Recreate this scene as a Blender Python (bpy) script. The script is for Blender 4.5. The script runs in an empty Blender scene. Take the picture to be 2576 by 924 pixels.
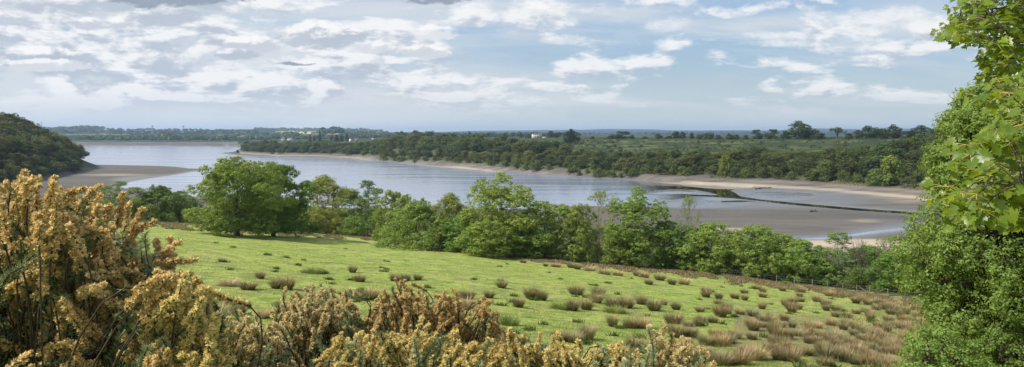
import bpy, math, random, bisect
import numpy as np
rng = np.random.default_rng(11)
random.seed(11)
C = bpy.context.scene.collection
# ---------------------------------------------------------------- view geometry
F, CX, HZ = 1861.0, 1287.5, 337.0          # focal length, centre column, horizon row of the working frame
WZ = -30.0                                  # water level, camera is at z = 0
def U(X): return (np.asarray(X, float) - CX) / F
def V(Y): return (np.asarray(Y, float) - HZ) / F
# ---------------------------------------------------------------- mesh helpers
def link_mesh(name, verts, faces, mats, parent=None, smooth=False, attrs=None, mat_index=None):
    verts = np.asarray(verts, np.float32); me = bpy.data.meshes.new(name)
    if isinstance(faces, list) and faces and isinstance(faces[0], np.ndarray) and faces[0].ndim == 2: blocks = faces
    else: blocks = [np.asarray(faces, np.int32)]
    blocks = [b for b in blocks if len(b)]
    nl = sum(b.size for b in blocks); nf = sum(len(b) for b in blocks)
    me.vertices.add(len(verts)); me.loops.add(nl); me.polygons.add(nf)
    me.vertices.foreach_set('co', verts.ravel())
    me.loops.foreach_set('vertex_index', np.concatenate([b.ravel() for b in blocks]).astype(np.int32))
    tot = np.concatenate([np.full(len(b), b.shape[1], np.int32) for b in blocks])
    me.polygons.foreach_set('loop_start', np.concatenate([[0], np.cumsum(tot)[:-1]]).astype(np.int32))
    me.polygons.foreach_set('loop_total', tot)
    if smooth: me.polygons.foreach_set('use_smooth', np.ones(nf, bool))
    if not isinstance(mats, (list, tuple)): mats = [mats]
    for m in mats: me.materials.append(m)
    if mat_index is not None: me.polygons.foreach_set('material_index', np.asarray(mat_index, np.int32))
    for k, v in (attrs or {}).items():
        v = np.asarray(v, np.float32)
        if v.ndim == 1:
            a = me.attributes.new(k, 'FLOAT', 'POINT'); a.data.foreach_set('value', v)
        else:
            if v.shape[1] == 3: v = np.concatenate([v, np.ones((len(v), 1), np.float32)], 1)
            a = me.attributes.new(k, 'FLOAT_COLOR', 'POINT'); a.data.foreach_set('color', v.ravel())
    me.update(calc_edges=True)
    o = bpy.data.objects.new(name, me); C.objects.link(o)
    if parent is not None: o.parent = parent
    return o
def thing(name, label, cat, loc=(0, 0, 0), rotz=0, group=None, scale=1):
    o = bpy.data.objects.new(name, None); C.objects.link(o); o.location = [float(q) for q in loc]
    o.rotation_euler = (0, 0, rotz); o.empty_display_size = .2
    o.scale = (scale,) * 3 if np.isscalar(scale) else [float(q) for q in scale]
    o['label'] = label; o['category'] = cat
    if group: o['group'] = group
    return o
def tag(o, label, cat, group=None):
    o['label'] = label; o['category'] = cat
    if group: o['group'] = group
    return o
def kind(o, k, label=None):
    o['kind'] = k
    if label: o['label'] = label
    return o
def copy_tree(o, loc, rotz, scale, label, cat, group, color=None, name=None):
    c = o.copy(); C.objects.link(c); c.location = [float(q) for q in loc]; c.rotation_euler = (0, 0, rotz)
    if name: c.name = name
    c.scale = (scale,) * 3 if np.isscalar(scale) else [float(q) for q in scale]
    c['label'] = label; c['category'] = cat
    if group: c['group'] = group
    elif 'group' in c: del c['group']
    for ch in PARTS[o.name]:
        d = ch.copy(); C.objects.link(d); d.parent = c
        if color is not None and ch.name.startswith(('crown', 'blades', 'foliage')): d.color = color
    return c
PARTS = {}
PDIM = {}
USED = set()
def use_proto(root, *a, **k):
    """first use moves the source thing itself, later uses copy it"""
    if root.name in USED: return copy_tree(root, *a, **k)
    key = root.name
    USED.add(key); loc, rotz, scale, label, cat, group = a[:6]
    root.location = [float(q) for q in loc]; root.rotation_euler = (0, 0, rotz)
    root.scale = (scale,) * 3 if np.isscalar(scale) else [float(q) for q in scale]
    root['label'] = label; root['category'] = cat
    if group: root['group'] = group
    col = k.get('color')
    if col is not None:
        for ch in PARTS[key]:
            if ch.name.startswith(('crown', 'blades', 'foliage')): ch.color = col
    return root
def unit(v): return v / np.maximum(np.linalg.norm(v, axis=-1, keepdims=True), 1e-9)
def rdir(n): return unit(rng.normal(size=(n, 3)))
def frames(d, roll=None):
    d = unit(np.asarray(d, float)); n = len(d)
    ref = np.where(np.abs(d[:, 2:3]) < .9, np.array([[0, 0, 1.]]), np.array([[1., 0, 0]]))
    a = unit(np.cross(ref, d)); b = np.cross(d, a)
    if roll is None: roll = rng.uniform(0, 2 * np.pi, n)
    c, s = np.cos(roll)[:, None], np.sin(roll)[:, None]
    return a * c + b * s, -a * s + b * c, d
class Batch:
    """many small pieces collected into one mesh"""
    def __init__(s): s.v = []; s.f = {}; s.t = []; s.n = 0
    def add(s, tv, tf, pos, d, scale, roll=None, t=None):
        tv = np.asarray(tv, float); pos = np.asarray(pos, float); n = len(pos)
        if n == 0: return
        a, b, c = frames(d, roll); sc = np.asarray(scale, float)
        if sc.ndim == 0: sc = np.full((n, 3), float(sc))
        elif sc.ndim == 1: sc = np.repeat(sc[:, None], 3, 1)
        L = tv[None] * sc[:, None, :]
        W = pos[:, None] + L[..., 0:1] * a[:, None] + L[..., 1:2] * b[:, None] + L[..., 2:3] * c[:, None]
        s.v.append(W.reshape(-1, 3)); off = s.n + np.arange(n)[:, None, None] * len(tv)
        for fb in tf:
            fb = np.asarray(fb); s.f.setdefault(fb.shape[1], []).append((fb[None] + off).reshape(-1, fb.shape[1]))
        s.t.append(np.tile(t if t is not None else np.zeros(len(tv)), n)); s.n += n * len(tv)
    def raw(s, v, f, t=0.):
        v = np.asarray(v, float); f = np.asarray(f); s.v.append(v)
        s.f.setdefault(f.shape[1], []).append(f + s.n); s.t.append(np.full(len(v), float(t)) if np.isscalar(t) else t); s.n += len(v)
    def tube(s, pts, r0, r1, k=6, t=0.):
        pts = np.asarray(pts, float); n = len(pts); r = np.linspace(r0, r1, n) if np.isscalar(r1) else np.asarray(r1)
        tg = unit(np.gradient(pts, axis=0)); ref = np.array([.3, .2, .93]); 
        a = unit(np.cross(tg, ref)); b = np.cross(tg, a)
        an = np.arange(k) * 2 * np.pi / k
        W = pts[:, None] + (np.cos(an)[None, :, None] * a[:, None] + np.sin(an)[None, :, None] * b[:, None]) * r[:, None, None]
        i = np.arange(n - 1)[:, None] * k; j = np.arange(k)[None]; j2 = (j + 1) % k
        f = np.stack([i + j, i + j2, i + k + j2, i + k + j], -1).reshape(-1, 4)
        s.raw(W.reshape(-1, 3), f, t)
    def box(s, c, size, t=0.):
        x, y, z = np.asarray(size, float) / 2
        v = np.array([[-x, -y, -z], [x, -y, -z], [x, y, -z], [-x, y, -z], [-x, -y, z], [x, -y, z], [x, y, z], [-x, y, z]]) + np.asarray(c, float)
        s.raw(v, [[0, 3, 2, 1], [4, 5, 6, 7], [0, 1, 5, 4], [1, 2, 6, 5], [2, 3, 7, 6], [3, 0, 4, 7]], t)
    def build(s, name, mat, parent=None, smooth=False):
        if not s.v: return None
        return link_mesh(name, np.concatenate(s.v), [np.concatenate(x).astype(np.int32) for x in s.f.values()], mat, parent, smooth,
                         {'t': np.concatenate(s.t)})
# leaf-sized templates
LEAF_V = np.array([[0, -.5, 0], [.33, -.05, .07], [0, .5, 0], [-.33, -.05, .07]]); LEAF_F = [np.array([[0, 1, 2, 3]])]
BUD_V = np.array([[0, 0, 0], [.20, 0, .5], [0, .34, .62], [-.20, 0, .5], [0, -.26, .5], [.05, .1, 1.15]])
BUD_F = [np.array([[0, 2, 1], [0, 3, 2], [0, 4, 3], [0, 1, 4], [5, 1, 2], [5, 2, 3], [5, 3, 4], [5, 4, 1]])]
PET_V = np.array([[0, 0, 0], [-.34, .18, .5], [0, .02, 1.05], [.34, .18, .5]]); PET_F = [np.array([[0, 1, 2], [0, 2, 3]])]
SPINE_V = np.array([[-.07, 0, 0], [.07, 0, 0], [0, .0, 1.]]); SPINE_F = [np.array([[0, 1, 2]])]
BLADE_V = np.array([[-.5, 0, 0], [.5, 0, 0], [-.42, .10, .45], [.42, .10, .45], [0, .34, 1.]]); BLADE_F = [np.array([[0, 1, 3, 2]]), np.array([[2, 3, 4]])]
BLADE_T = np.array([0, 0, .45, .45, 1.])
def curve(a, b, bend, n=6):
    a = np.asarray(a, float); b = np.asarray(b, float); s = np.linspace(0, 1, n)[:, None]
    return a + (b - a) * s + np.asarray(bend, float) * (4 * s * (1 - s))
# ---------------------------------------------------------------- materials
def new_mat(name):
    m = bpy.data.materials.new(name); m.use_nodes = True; nt = m.node_tree
    for n in list(nt.nodes): nt.nodes.remove(n)
    return m, NT(nt)
class NT:
    def __init__(s, nt): s.nt = nt
    def n(s, typ, **k):
        nd = s.nt.nodes.new(typ)
        for a, b in k.items(): setattr(nd, a, b)
        return nd
    def set(s, sock, v):
        if isinstance(v, bpy.types.NodeSocket): s.nt.links.new(v, sock)
        elif isinstance(v, bpy.types.Node): s.nt.links.new(v.outputs[0], sock)
        elif v is not None:
            if hasattr(sock.default_value, '__len__') and not hasattr(v, '__len__'): v = (v,) * len(sock.default_value)
            if hasattr(sock.default_value, '__len__') and len(sock.default_value) == 4 and len(v) == 3: v = (*v, 1)
            sock.default_value = v
    def m(s, op, a, b=0., c=None, clamp=False):
        nd = s.n('ShaderNodeMath', operation=op, use_clamp=clamp); s.set(nd.inputs[0], a); s.set(nd.inputs[1], b)
        if c is not None: s.set(nd.inputs[2], c)
        return nd.outputs[0]
    def vm(s, op, a, b=None):
        nd = s.n('ShaderNodeVectorMath', operation=op); s.set(nd.inputs[0], a)
        if b is not None: s.set(nd.inputs[1], b)
        return nd.outputs[0]
    def mix(s, f, a, b, blend='MIX'):
        nd = s.n('ShaderNodeMix', data_type='RGBA', blend_type=blend); s.set(nd.inputs[0], f); s.set(nd.inputs[6], a); s.set(nd.inputs[7], b)
        return nd.outputs[2]
    def noise(s, vec, scale, detail=4, rough=.55, dist=0.):
        nd = s.n('ShaderNodeTexNoise'); s.set(nd.inputs['Vector'], vec); s.set(nd.inputs['Scale'], scale); s.set(nd.inputs['Detail'], detail)
        s.set(nd.inputs['Roughness'], rough); s.set(nd.inputs['Distortion'], dist); return nd.outputs[0]
    def ss(s, x, lo, hi):
        nd = s.n('ShaderNodeMapRange', interpolation_type='SMOOTHSTEP', clamp=True); s.set(nd.inputs[0], x); s.set(nd.inputs[1], lo); s.set(nd.inputs[2], hi)
        return nd.outputs[0]
    def map(s, vec, scale=(1, 1, 1), loc=(0, 0, 0), rot=(0, 0, 0)):
        nd = s.n('ShaderNodeMapping'); s.set(nd.inputs[0], vec); s.set(nd.inputs[1], loc); s.set(nd.inputs[2], rot); s.set(nd.inputs[3], scale); return nd.outputs[0]
    def sep(s, v):
        nd = s.n('ShaderNodeSeparateXYZ'); s.set(nd.inputs[0], v); return nd.outputs
    def com(s, x, y, z):
        nd = s.n('ShaderNodeCombineXYZ'); s.set(nd.inputs[0], x); s.set(nd.inputs[1], y); s.set(nd.inputs[2], z); return nd.outputs[0]
    def attr(s, name): return s.n('ShaderNodeAttribute', attribute_name=name)
    def bsdf(s, col, rough=.8, spec=.3, normal=None, metal=0.):
        nd = s.n('ShaderNodeBsdfPrincipled'); s.set(nd.inputs['Base Color'], col); s.set(nd.inputs['Roughness'], rough)
        s.set(nd.inputs['Specular IOR Level'], spec); s.set(nd.inputs['Metallic'], metal)
        if normal is not None: s.set(nd.inputs['Normal'], normal)
        return nd.outputs[0]
    def bump(s, h, strength=.5, dist=.1):
        nd = s.n('ShaderNodeBump'); s.set(nd.inputs['Strength'], strength); s.set(nd.inputs['Distance'], dist); s.set(nd.inputs['Height'], h); return nd.outputs[0]
    def out(s, sh, vol=False):
        o = s.n('ShaderNodeOutputMaterial'); s.nt.links.new(sh, o.inputs['Volume' if vol else 'Surface'])
def leaf_mat(name, c1, c2, trans=.35, tint=True, rough=.55, spec=.35, tcol=None):
    m, N = new_mat(name); g = N.n('ShaderNodeNewGeometry'); tc = N.n('ShaderNodeTexCoord')
    f = N.m('ADD', N.m('MULTIPLY', g.outputs['Random Per Island'], .7), N.m('MULTIPLY', N.noise(tc.outputs['Object'], .5, 3), .6), clamp=True)
    col = N.mix(f, c1, c2)
    if tint: col = N.mix(1., col, N.n('ShaderNodeObjectInfo').outputs['Color'], 'MULTIPLY')
    b = N.bsdf(col, rough, spec); t = N.n('ShaderNodeBsdfTranslucent')
    N.set(t.inputs[0], N.mix(1., col, tcol or (1.5, 1.35, .6), 'MULTIPLY'))
    mx = N.n('ShaderNodeMixShader'); N.set(mx.inputs[0], trans); N.set(mx.inputs[1], b); N.set(mx.inputs[2], t.outputs[0]); N.out(mx.outputs[0]); return m
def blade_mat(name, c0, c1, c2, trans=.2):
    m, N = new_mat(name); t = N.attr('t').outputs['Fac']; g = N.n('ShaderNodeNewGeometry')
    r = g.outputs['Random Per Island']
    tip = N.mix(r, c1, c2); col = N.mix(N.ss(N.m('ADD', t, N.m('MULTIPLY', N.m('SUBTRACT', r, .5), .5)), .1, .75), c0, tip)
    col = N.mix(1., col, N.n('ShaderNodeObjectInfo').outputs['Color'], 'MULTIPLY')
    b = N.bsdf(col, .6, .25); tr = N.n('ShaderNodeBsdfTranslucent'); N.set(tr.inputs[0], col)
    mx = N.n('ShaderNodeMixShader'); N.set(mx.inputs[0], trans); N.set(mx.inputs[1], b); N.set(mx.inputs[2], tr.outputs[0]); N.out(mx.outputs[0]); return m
def plain(name, c1, c2, scale=6, rough=.85, spec=.2, bump=.3):
    m, N = new_mat(name); tc = N.n('ShaderNodeTexCoord').outputs['Object']; no = N.noise(tc, scale, 5, .65)
    N.out(N.bsdf(N.mix(N.ss(no, .3, .7), c1, c2), rough, spec, N.bump(no, bump, .02))); return m
M = {}
M['bark'] = plain('bark', (.055, .045, .035), (.12, .10, .08), 8)
M['pale_bark'] = plain('pale_bark', (.16, .14, .12), (.30, .27, .23), 8)
M['leaf'] = leaf_mat('broadleaf', (.10, .150, .036), (.24, .30, .085), .43)
M['far_leaf'] = leaf_mat('far_broadleaf', (.042, .062, .018), (.086, .116, .032), .34)  # cloud shade over the far side is put into these darker greens
M['syc'] = leaf_mat('sycamore_leaf', (.032, .085, .012), (.17, .25, .028), .45, tcol=(2.3, 1.9, .45), rough=.38, spec=.5)
M['conifer'] = leaf_mat('conifer_needle', (.016, .034, .018), (.03, .055, .026), .1)
M['rush'] = blade_mat('rush_blade', (.06, .085, .028), (.19, .16, .072), (.33, .28, .15))
M['dry'] = blade_mat('dry_grass_blade', (.13, .14, .05), (.36, .28, .16), (.45, .36, .22))
M['green_blade'] = blade_mat('grass_blade', (.10, .15, .03), (.17, .24, .05), (.25, .28, .09), .35)
M['gorse_stem'] = plain('gorse_stem', (.035, .028, .02), (.08, .06, .04), 30)
M['gorse_spine'] = leaf_mat('gorse_spine', (.085, .11, .04), (.20, .24, .10), .2, tint=False)
M['gorse_new'] = leaf_mat('gorse_new_growth', (.17, .23, .12), (.31, .38, .22), .25, tint=False)
M['post'] = plain('weathered_post', (.16, .14, .11), (.27, .24, .19), 12)
M['white'] = plain('white_render', (.62, .61, .57), (.74, .73, .69), 1.5)
M['slate'] = plain('slate_roof', (.10, .10, .11), (.17, .16, .16), 2)
M['brick'] = plain('brick_wall', (.28, .15, .10), (.36, .22, .16), 3)
M['window'] = plain('window_glass', (.03, .035, .04), (.05, .055, .06), 1, .1, .5, 0)
M['steel'] = plain('grey_steel', (.25, .26, .27), (.33, .34, .35), 2, .5, .5)
M['wet_wood'] = plain('waterlogged_wood', (.02, .017, .014), (.05, .04, .033), 6)
M['gull'] = plain('white_plumage', (.7, .7, .7), (.82, .82, .82), 10)
M['gull_wing'] = plain('grey_plumage', (.3, .31, .33), (.4, .41, .43), 10)
M['beak'] = plain('yellow_beak', (.6, .4, .05), (.7, .5, .08), 10)
# gorse flowers: ochre, orange brown and pale straw, mixed bud by bud
def flower_mat(name, cols):
    m, N = new_mat(name); g = N.n('ShaderNodeNewGeometry'); tc = N.n('ShaderNodeTexCoord').outputs['Object']
    r = N.m('ADD', N.m('MULTIPLY', g.outputs['Random Per Island'], .75), N.m('MULTIPLY', N.noise(tc, 3.5, 2), .5)); cr = N.n('ShaderNodeValToRGB'); N.set(cr.inputs[0], N.m('SUBTRACT', r, .12))
    e = cr.color_ramp.elements; e[0].position = 0; e[0].color = (*cols[0], 1); e[1].position = 1; e[1].color = (*cols[-1], 1)
    for k, c in enumerate(cols[1:-1]): q = e.new((k + 1) / (len(cols) - 1)); q.color = (*c, 1)
    col = cr.outputs[0]; b = N.bsdf(col, .7, .2); t = N.n('ShaderNodeBsdfTranslucent'); N.set(t.inputs[0], col)
    mx = N.n('ShaderNodeMixShader'); N.set(mx.inputs[0], .45); N.set(mx.inputs[1], b); N.set(mx.inputs[2], t.outputs[0]); N.out(mx.outputs[0]); return m
M['flower_orange'] = flower_mat('gorse_flower_orange', [(.34, .25, .09), (.72, .50, .20), (.93, .73, .35), (.98, .88, .58)])
M['flower_brown'] = flower_mat('gorse_flower_brown', [(.32, .24, .09), (.66, .47, .19), (.90, .71, .34), (.97, .86, .54)])
M['flower_yellow'] = flower_mat('gorse_flower_yellow', [(.36, .30, .10), (.78, .61, .22), (.95, .80, .36), (.98, .90, .55)])
M['flower_pale'] = flower_mat('gorse_flower_pale', [(.34, .28, .11), (.72, .57, .26), (.92, .78, .43), (.98, .90, .62)])
# ---------------------------------------------------------------- terrain
PA, PB, PC = -5., -.0777, -.128                      # meadow plane
TL = np.array([(-900, 530), (-400, 540), (0, 548), (380, 556), (480, 560), (600, 570), (780, 586), (900, 594), (1000, 612), (1150, 632), (1300, 648), (1450, 661), (1600, 675), (1750, 690),
               (1900, 706), (2050, 723), (2200, 743), (2290, 757), (2450, 785), (2700, 830), (3400, 950)], float)
TLU = U(TL[:, 0]); TLY = 5. / (V(TL[:, 1]) + PB * TLU + PC)
TLY = np.minimum(TLY, 190.)
def Tline(u): return np.interp(u, TLU, TLY)
# columns: X, near-shore depth, foot (y,z), bank top (y,z), plateau (y,z), then z at 3000, 4500, 6500, 9000, 12000
COLS = [
 (-900, 300, 1840, -31, 1861, -30.1, 1886, -20.2, 0, 30, 30, 20, 40), (-400, 300, 1840, -31, 1861, -30.1, 1886, -20.2, 0, 30, 30, 20, 40),
 (120, 290, 1840, -31, 1861, -30.1, 1886, -20.2, -3, 32, 30, 20, 30), (250, 285, 1840, -31, 1861, -30.1, 1886, -20.2, -4, 30, 25, 20, 30),
 (300, 280, 1840, -31, 1861, -30.1, 1886, -20.2, -5, 20, 15, 15, 30), (500, 290, 1840, -31, 1861, -30.1, 1886, -20.2, -5, 16, 20, 15, 30),
 (560, 290, 1840, -31, 1861, -30.1, 1886, -20.2, -5, 15, 35, 18, 30), (605, 290, 1125, -27, 1200, -23, 1700, -20, -5, 13, 40, 20, 30),
 (700, 300, 1008, -26, 1110, -21, 1700, -16, -5, 11, 41, 20, 30), (800, 300, 987, -26, 1080, -21, 1700, -16, -5, 9, 36, 18, 30),
 (900, 290, 913, -26, 1000, -20, 1700, -14, -6, 6, 30, 15, 30), (965, 290, 830, -26, 930, -17, 1600, -12, -6, 4, 18, 15, 25),
 (1000, 290, 793, -26, 900, -15, 1500, -11, -6, 3, 6, 15, 25), (1100, 290, 711, -26, 810, -13, 1300, -9, -7, 0, 5, 18, 30),
 (1200, 290, 645, -26, 745, -13, 1150, -8, -8, 0, 5, 20, 50), (1300, 285, 583, -26, 680, -14, 1050, -7, -8, -2, 5, 25, 58),
 (1400, 245, 550, -26, 640, -17, 980, -6.8, -9, -4, 5, 28, 68), (1500, 228, 509, -26, 570, -19, 900, -6.4, -10, -5, 6, 30, 80),
 (1600, 212, 489, -26, 550, -19, 870, -6.2, -10, -5, 7, 32, 76), (1700, 198, 479, -26, 530, -19, 850, -6, -10, -5, 8, 34, 58), (1850, 188, 452, -26, 510, -18, 815, -5.8, -10, -5, 10, 36, 52),
 (1950, 180, 436, -26, 490, -17.5, 790, -5.6, -10, -5, 10, 40, 64), (2020, 176, 425, -26, 480, -17, 780, -5.5, -10, -5, 10, 42, 96),
 (2100, 172, 410, -26, 465, -16, 740, -5.2, -10, -5, 10, 42, 86), (2200, 167, 387, -26, 440, -14.5, 700, -5, -10, -5, 10, 40, 74),
 (2300, 163, 369, -26, 425, -12, 660, -4, -9, -5, 10, 40, 84), (2400, 158, 338, -26, 400, -9, 620, -3, -8, -5, 10, 40, 76),
 (2700, 175, 297, -26, 360, -5, 560, 0, 0, 0, 10, 40, 76), (3400, 165, 260, -26, 330, -5, 500, 0, 0, 0, 10, 40, 70)]
CO = np.array(COLS, float); CU = U(CO[:, 0])
W_V = [(60, 367), (410, 367), (610, 370), (700, 372), (660, 375), (610, 380), (575, 383.5), (548, 386), (600, 391.5), (700, 396), (800, 398), (900, 402), (950, 405), (1000, 410), (1100, 421), (1200, 431), (1300, 437),
 (1400, 443), (1500, 449), (1558, 452.5), (1614, 457), (1698, 464), (1754, 470), (1800, 471.5), (1850, 473), (1848, 477), (1835, 480), (1845, 484), (1860, 494), (1909, 502), (2014, 512), (2155, 524.2), (2305, 534.6), (2500, 548),
 (2500, 554), (2305, 540.2), (2155, 530.4), (2049, 521), (1979, 514.5), (1926, 507.5), (1846, 499), (1760, 494), (1733, 495), (1716, 499), (1690, 502), (1663, 505.5), (1648, 511), (1642, 518), (1600, 521), (1560, 519), (1478, 518), (1390, 520.5), (1340, 524),
 (1200, 528), (1000, 528), (800, 520), (600, 503), (480, 493), (380, 483), (300, 474), (306, 466), (330, 458), (380, 449), (440, 440.5), (500, 430.5), (537, 425.5), (480, 424.5), (455, 420.5), (400, 417.5), (300, 415.8), (222, 414.5), (160, 413), (60, 408)]
ISL_V = [(1628, 484.8), (1649, 479), (1698, 476.6), (1751, 478.6), (1786, 484.5), (1810, 491), (1770, 490.8), (1716, 488.4), (1663, 490), (1630, 487.6)]
CRK_V = [(1985, 603), (2080, 598), (2140, 590), (2200, 581), (2290, 571), (2450, 552), (2700, 530), (2700, 533), (2450, 556), (2290, 577), (2200, 587), (2140, 594.5), (2080, 601)]
POOL_V = [(1860, 504.5), (1812, 506), (1815, 508.6), (1865, 508.2), (1905, 506.6)]
def toworld(P, z=WZ):
    P = np.array(P, float); y = z / -V(P[:, 1]); return np.stack([U(P[:, 0]) * y, y], 1)
def wob(P, a, seed):
    r = np.random.default_rng(seed); out = []
    for i in range(len(P)):
        p, q = P[i], P[(i + 1) % len(P)]; n = max(1, int(np.linalg.norm(q - p) / 14)); n = min(n, 10)
        for k in range(n):
            s = k / n; w = p + (q - p) * s
            if k: w = w + r.normal(size=2) * a * min(1, np.linalg.norm(q - p) / 60)
            out.append(w)
    return np.array(out)
POLYW = wob(toworld(W_V), 1.0, 1); POLYI = wob(toworld(ISL_V), .8, 2); POLYC = toworld(CRK_V); POLYP = toworld(POOL_V)
def inside(x, y, P):
    r = np.zeros(x.shape, bool); n = len(P)
    for i in range(n):
        x1, y1 = P[i]; x2, y2 = P[(i + 1) % n]
        if y1 == y2: continue
        c = ((y1 > y) != (y2 > y)) & (x < (x2 - x1) * (y - y1) / (y2 - y1) + x1); r ^= c
    return r
def dist(x, y, P, cap=1e9):
    d = np.full(x.shape, cap ** 2)
    for i in range(len(P)):
        a = P[i]; b = P[(i + 1) % len(P)]; ab = b - a; L = ab @ ab + 1e-9
        t = np.clip(((x - a[0]) * ab[0] + (y - a[1]) * ab[1]) / L, 0, 1)
        d = np.minimum(d, (x - a[0] - t * ab[0]) ** 2 + (y - a[1] - t * ab[1]) ** 2)
    return np.sqrt(d)
def sdf(x, y):
    """metres to the nearest waterline, negative on the water"""
    d = dist(x, y, POLYW); w = inside(x, y, POLYW); s = np.where(w, -d, d)
    di = dist(x, y, POLYI); s = np.where(inside(x, y, POLYI), di, np.maximum(s, -di) if True else s)
    for P in (POLYC, POLYP):
        dc = dist(x, y, P); s = np.where(inside(x, y, P), -dc, np.minimum(s, dc))
    return s
def vnoise(x, y, f, seed=0):
    s = seed * 17.3
    return (np.sin(x * f + s) * np.cos(y * f * 1.13 - s * .7) + .6 * np.sin(x * f * 2.3 - y * f * 1.7 + s * 1.9) + .4 * np.sin(x * f * 4.1 + y * f * 3.7 + s * .3) * np.cos(y * f * 3.1 - x * f * 1.1 + s)) / 2
def sst(x, a, b):
    t = np.clip((x - a) / (b - a), 0, 1); return t * t * (3 - 2 * t)
def plane_z(x, y): return PA + PB * x + PC * y
def near_z(x, y):
    r = np.hypot(x, y); cone = -1.7 - .34 * np.maximum(r - 2.2, 0); p = plane_z(x, np.maximum(y, -15)) + .13 * vnoise(x, y, .23, 1) * sst(r, 15, 40) + .36 * vnoise(x, y, .06, 2) * sst(r, 20, 50)
    k = 1.2; return np.logaddexp(cone * k, p * k) / k
def Hgt(x, y, shore=None):
    x = np.asarray(x, float); y = np.asarray(y, float); ys = np.maximum(y, 1.); u = np.clip(x / ys, -2.2, 2.2)
    T = Tline(u); zT = near_z(u * T, T)
    g = [np.interp(u, CU, CO[:, i]) for i in range(1, 13)]
    S, yF, zF, yB, zB, yP, zP, z3, z45, z65, z9, z12 = g
    kn = [(T, zT), (T + 32, zT - 3.5), (S - 8, -28.7), (S, -29.2), (S + 30, -29.5), (np.maximum(yF - 60, S + 40), -29.4), (yF - 22, -28.0), (yF, zF), (yB, zB), (yP, zP), (np.maximum(2100., yP * 1.6), np.where(u < -.37, -19.5, zP - 3.5)), (3000., z3), (4500., z45), (5300., z45 * .5), (6500., z65), (7700., z65 * .5 - 2), (9000., z9), (10300., z9 * .6), (12000., z12), (15500., -30.)]
    kn = [(np.broadcast_to(np.asarray(a, float), y.shape), np.broadcast_to(np.asarray(b, float), y.shape)) for a, b in kn]
    z = near_z(x, y); out = y > T
    zz = np.full(y.shape, -30.)
    for (a, za), (b, zb) in zip(kn[:-1], kn[1:]):
        t = np.clip((y - a) / np.maximum(b - a, 1e-6), 0, 1); zz = np.where((y >= a) & (y < b), za + (zb - za) * t, zz)
    zz = np.where(y >= 15500., -30., zz)
    zz = zz + np.where(y > yF + 10, vnoise(x, y, .022, 3) * 1.0, 0) * sst(y, 300, 600) * (u > -.37) * (y < 1500) * sst(y, yF, yF + 60)
    zz = zz + vnoise(x, y, .0045, 5) * 4. * sst(y, 2100, 3000) + (vnoise(x, y, .0016, 6) * 8. + vnoise(x, y, .006, 7) * 3.) * sst(y, 9500, 12000)
    z = np.where(out, zz, z)
    # wooded hill on the left
    d = (x + 280) * -.949 + (y - 405) * -.316; al = (x + 280) * -.316 + (y - 405) * .949
    hill = -29.3 + 63 * (1 - np.exp(-np.maximum(d, 0) / 75.)); hill = hill * (1 - sst(al, 215, 330)) + -31 * sst(al, 215, 330)
    hill = np.where((d > 0) & (y > 230) & (u < -.45), hill * sst(y, 230, 330) + z * (1 - sst(y, 230, 330)), -99)
    if shore is None:
        shore = np.full(y.shape, 500.); mk = (y > 150) & (y < 2000) & (np.abs(u) < 1.1)
        if mk.any(): shore[mk] = sdf(x[mk], y[mk])
    s = shore; lim = WZ + np.where(s < 8, .07 * s, .56 + .5 * (s - 8)); zl = np.minimum(z, lim); zl = np.maximum(zl, WZ + np.minimum(.05 * s, .25))
    mud_rng = (y > 150) & (y < 2000)
    z = np.where(mud_rng, np.where(s > 0, zl, WZ - .05 - np.minimum(.1 * -s, 2.)), z)
    z = np.where((hill > -90) & (s > 0), np.maximum(z, np.minimum(hill, WZ + .3 + .45 * s)), z)
    return z
def h1(x, y): return float(Hgt(np.array([float(x)]), np.array([float(y)]))[0])
_gy = np.geomspace(6, 2500, 1600)
def hit(X, Y):
    """where the ray through (X, Y) meets the ground"""
    u, v = float(U(X)), float(V(Y)); z = near_z(u * _gy, _gy) if Y > 560 else Hgt(u * _gy, _gy); k = np.argmax(z >= -v * _gy); y = _gy[k]; return u * y, y, z[k]
# grid
us = np.concatenate([np.linspace(-2.1, -.76, 18)[:-1], np.linspace(-.76, .76, 1050), np.linspace(.76, 2.1, 18)[1:]])
ys = np.concatenate([np.geomspace(1.2, 24, 26)[:-1], 1 / np.linspace(1 / 24, 1 / 195, 130)[:-1], 1 / np.linspace(1 / 195, 1 / 1850, 360)[:-1], np.linspace(1850, 1900, 12)[:-1], np.geomspace(1900, 15800, 95)])
GU, GY = np.meshgrid(us, ys); GX = GU * GY
SD = np.full(GX.shape, 500.); mk = (GY > 150) & (GY < 2000) & (np.abs(GU) < 1.0); SD[mk] = sdf(GX[mk], GY[mk])
GZ = Hgt(GX, GY, SD)
nr, nc = GX.shape
fT = Tline(GU); gS = np.interp(GU, CU, CO[:, 1]); gF = np.interp(GU, CU, CO[:, 2])
Xv = GU * F + CX; Yv = HZ - GZ / GY * F
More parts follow.
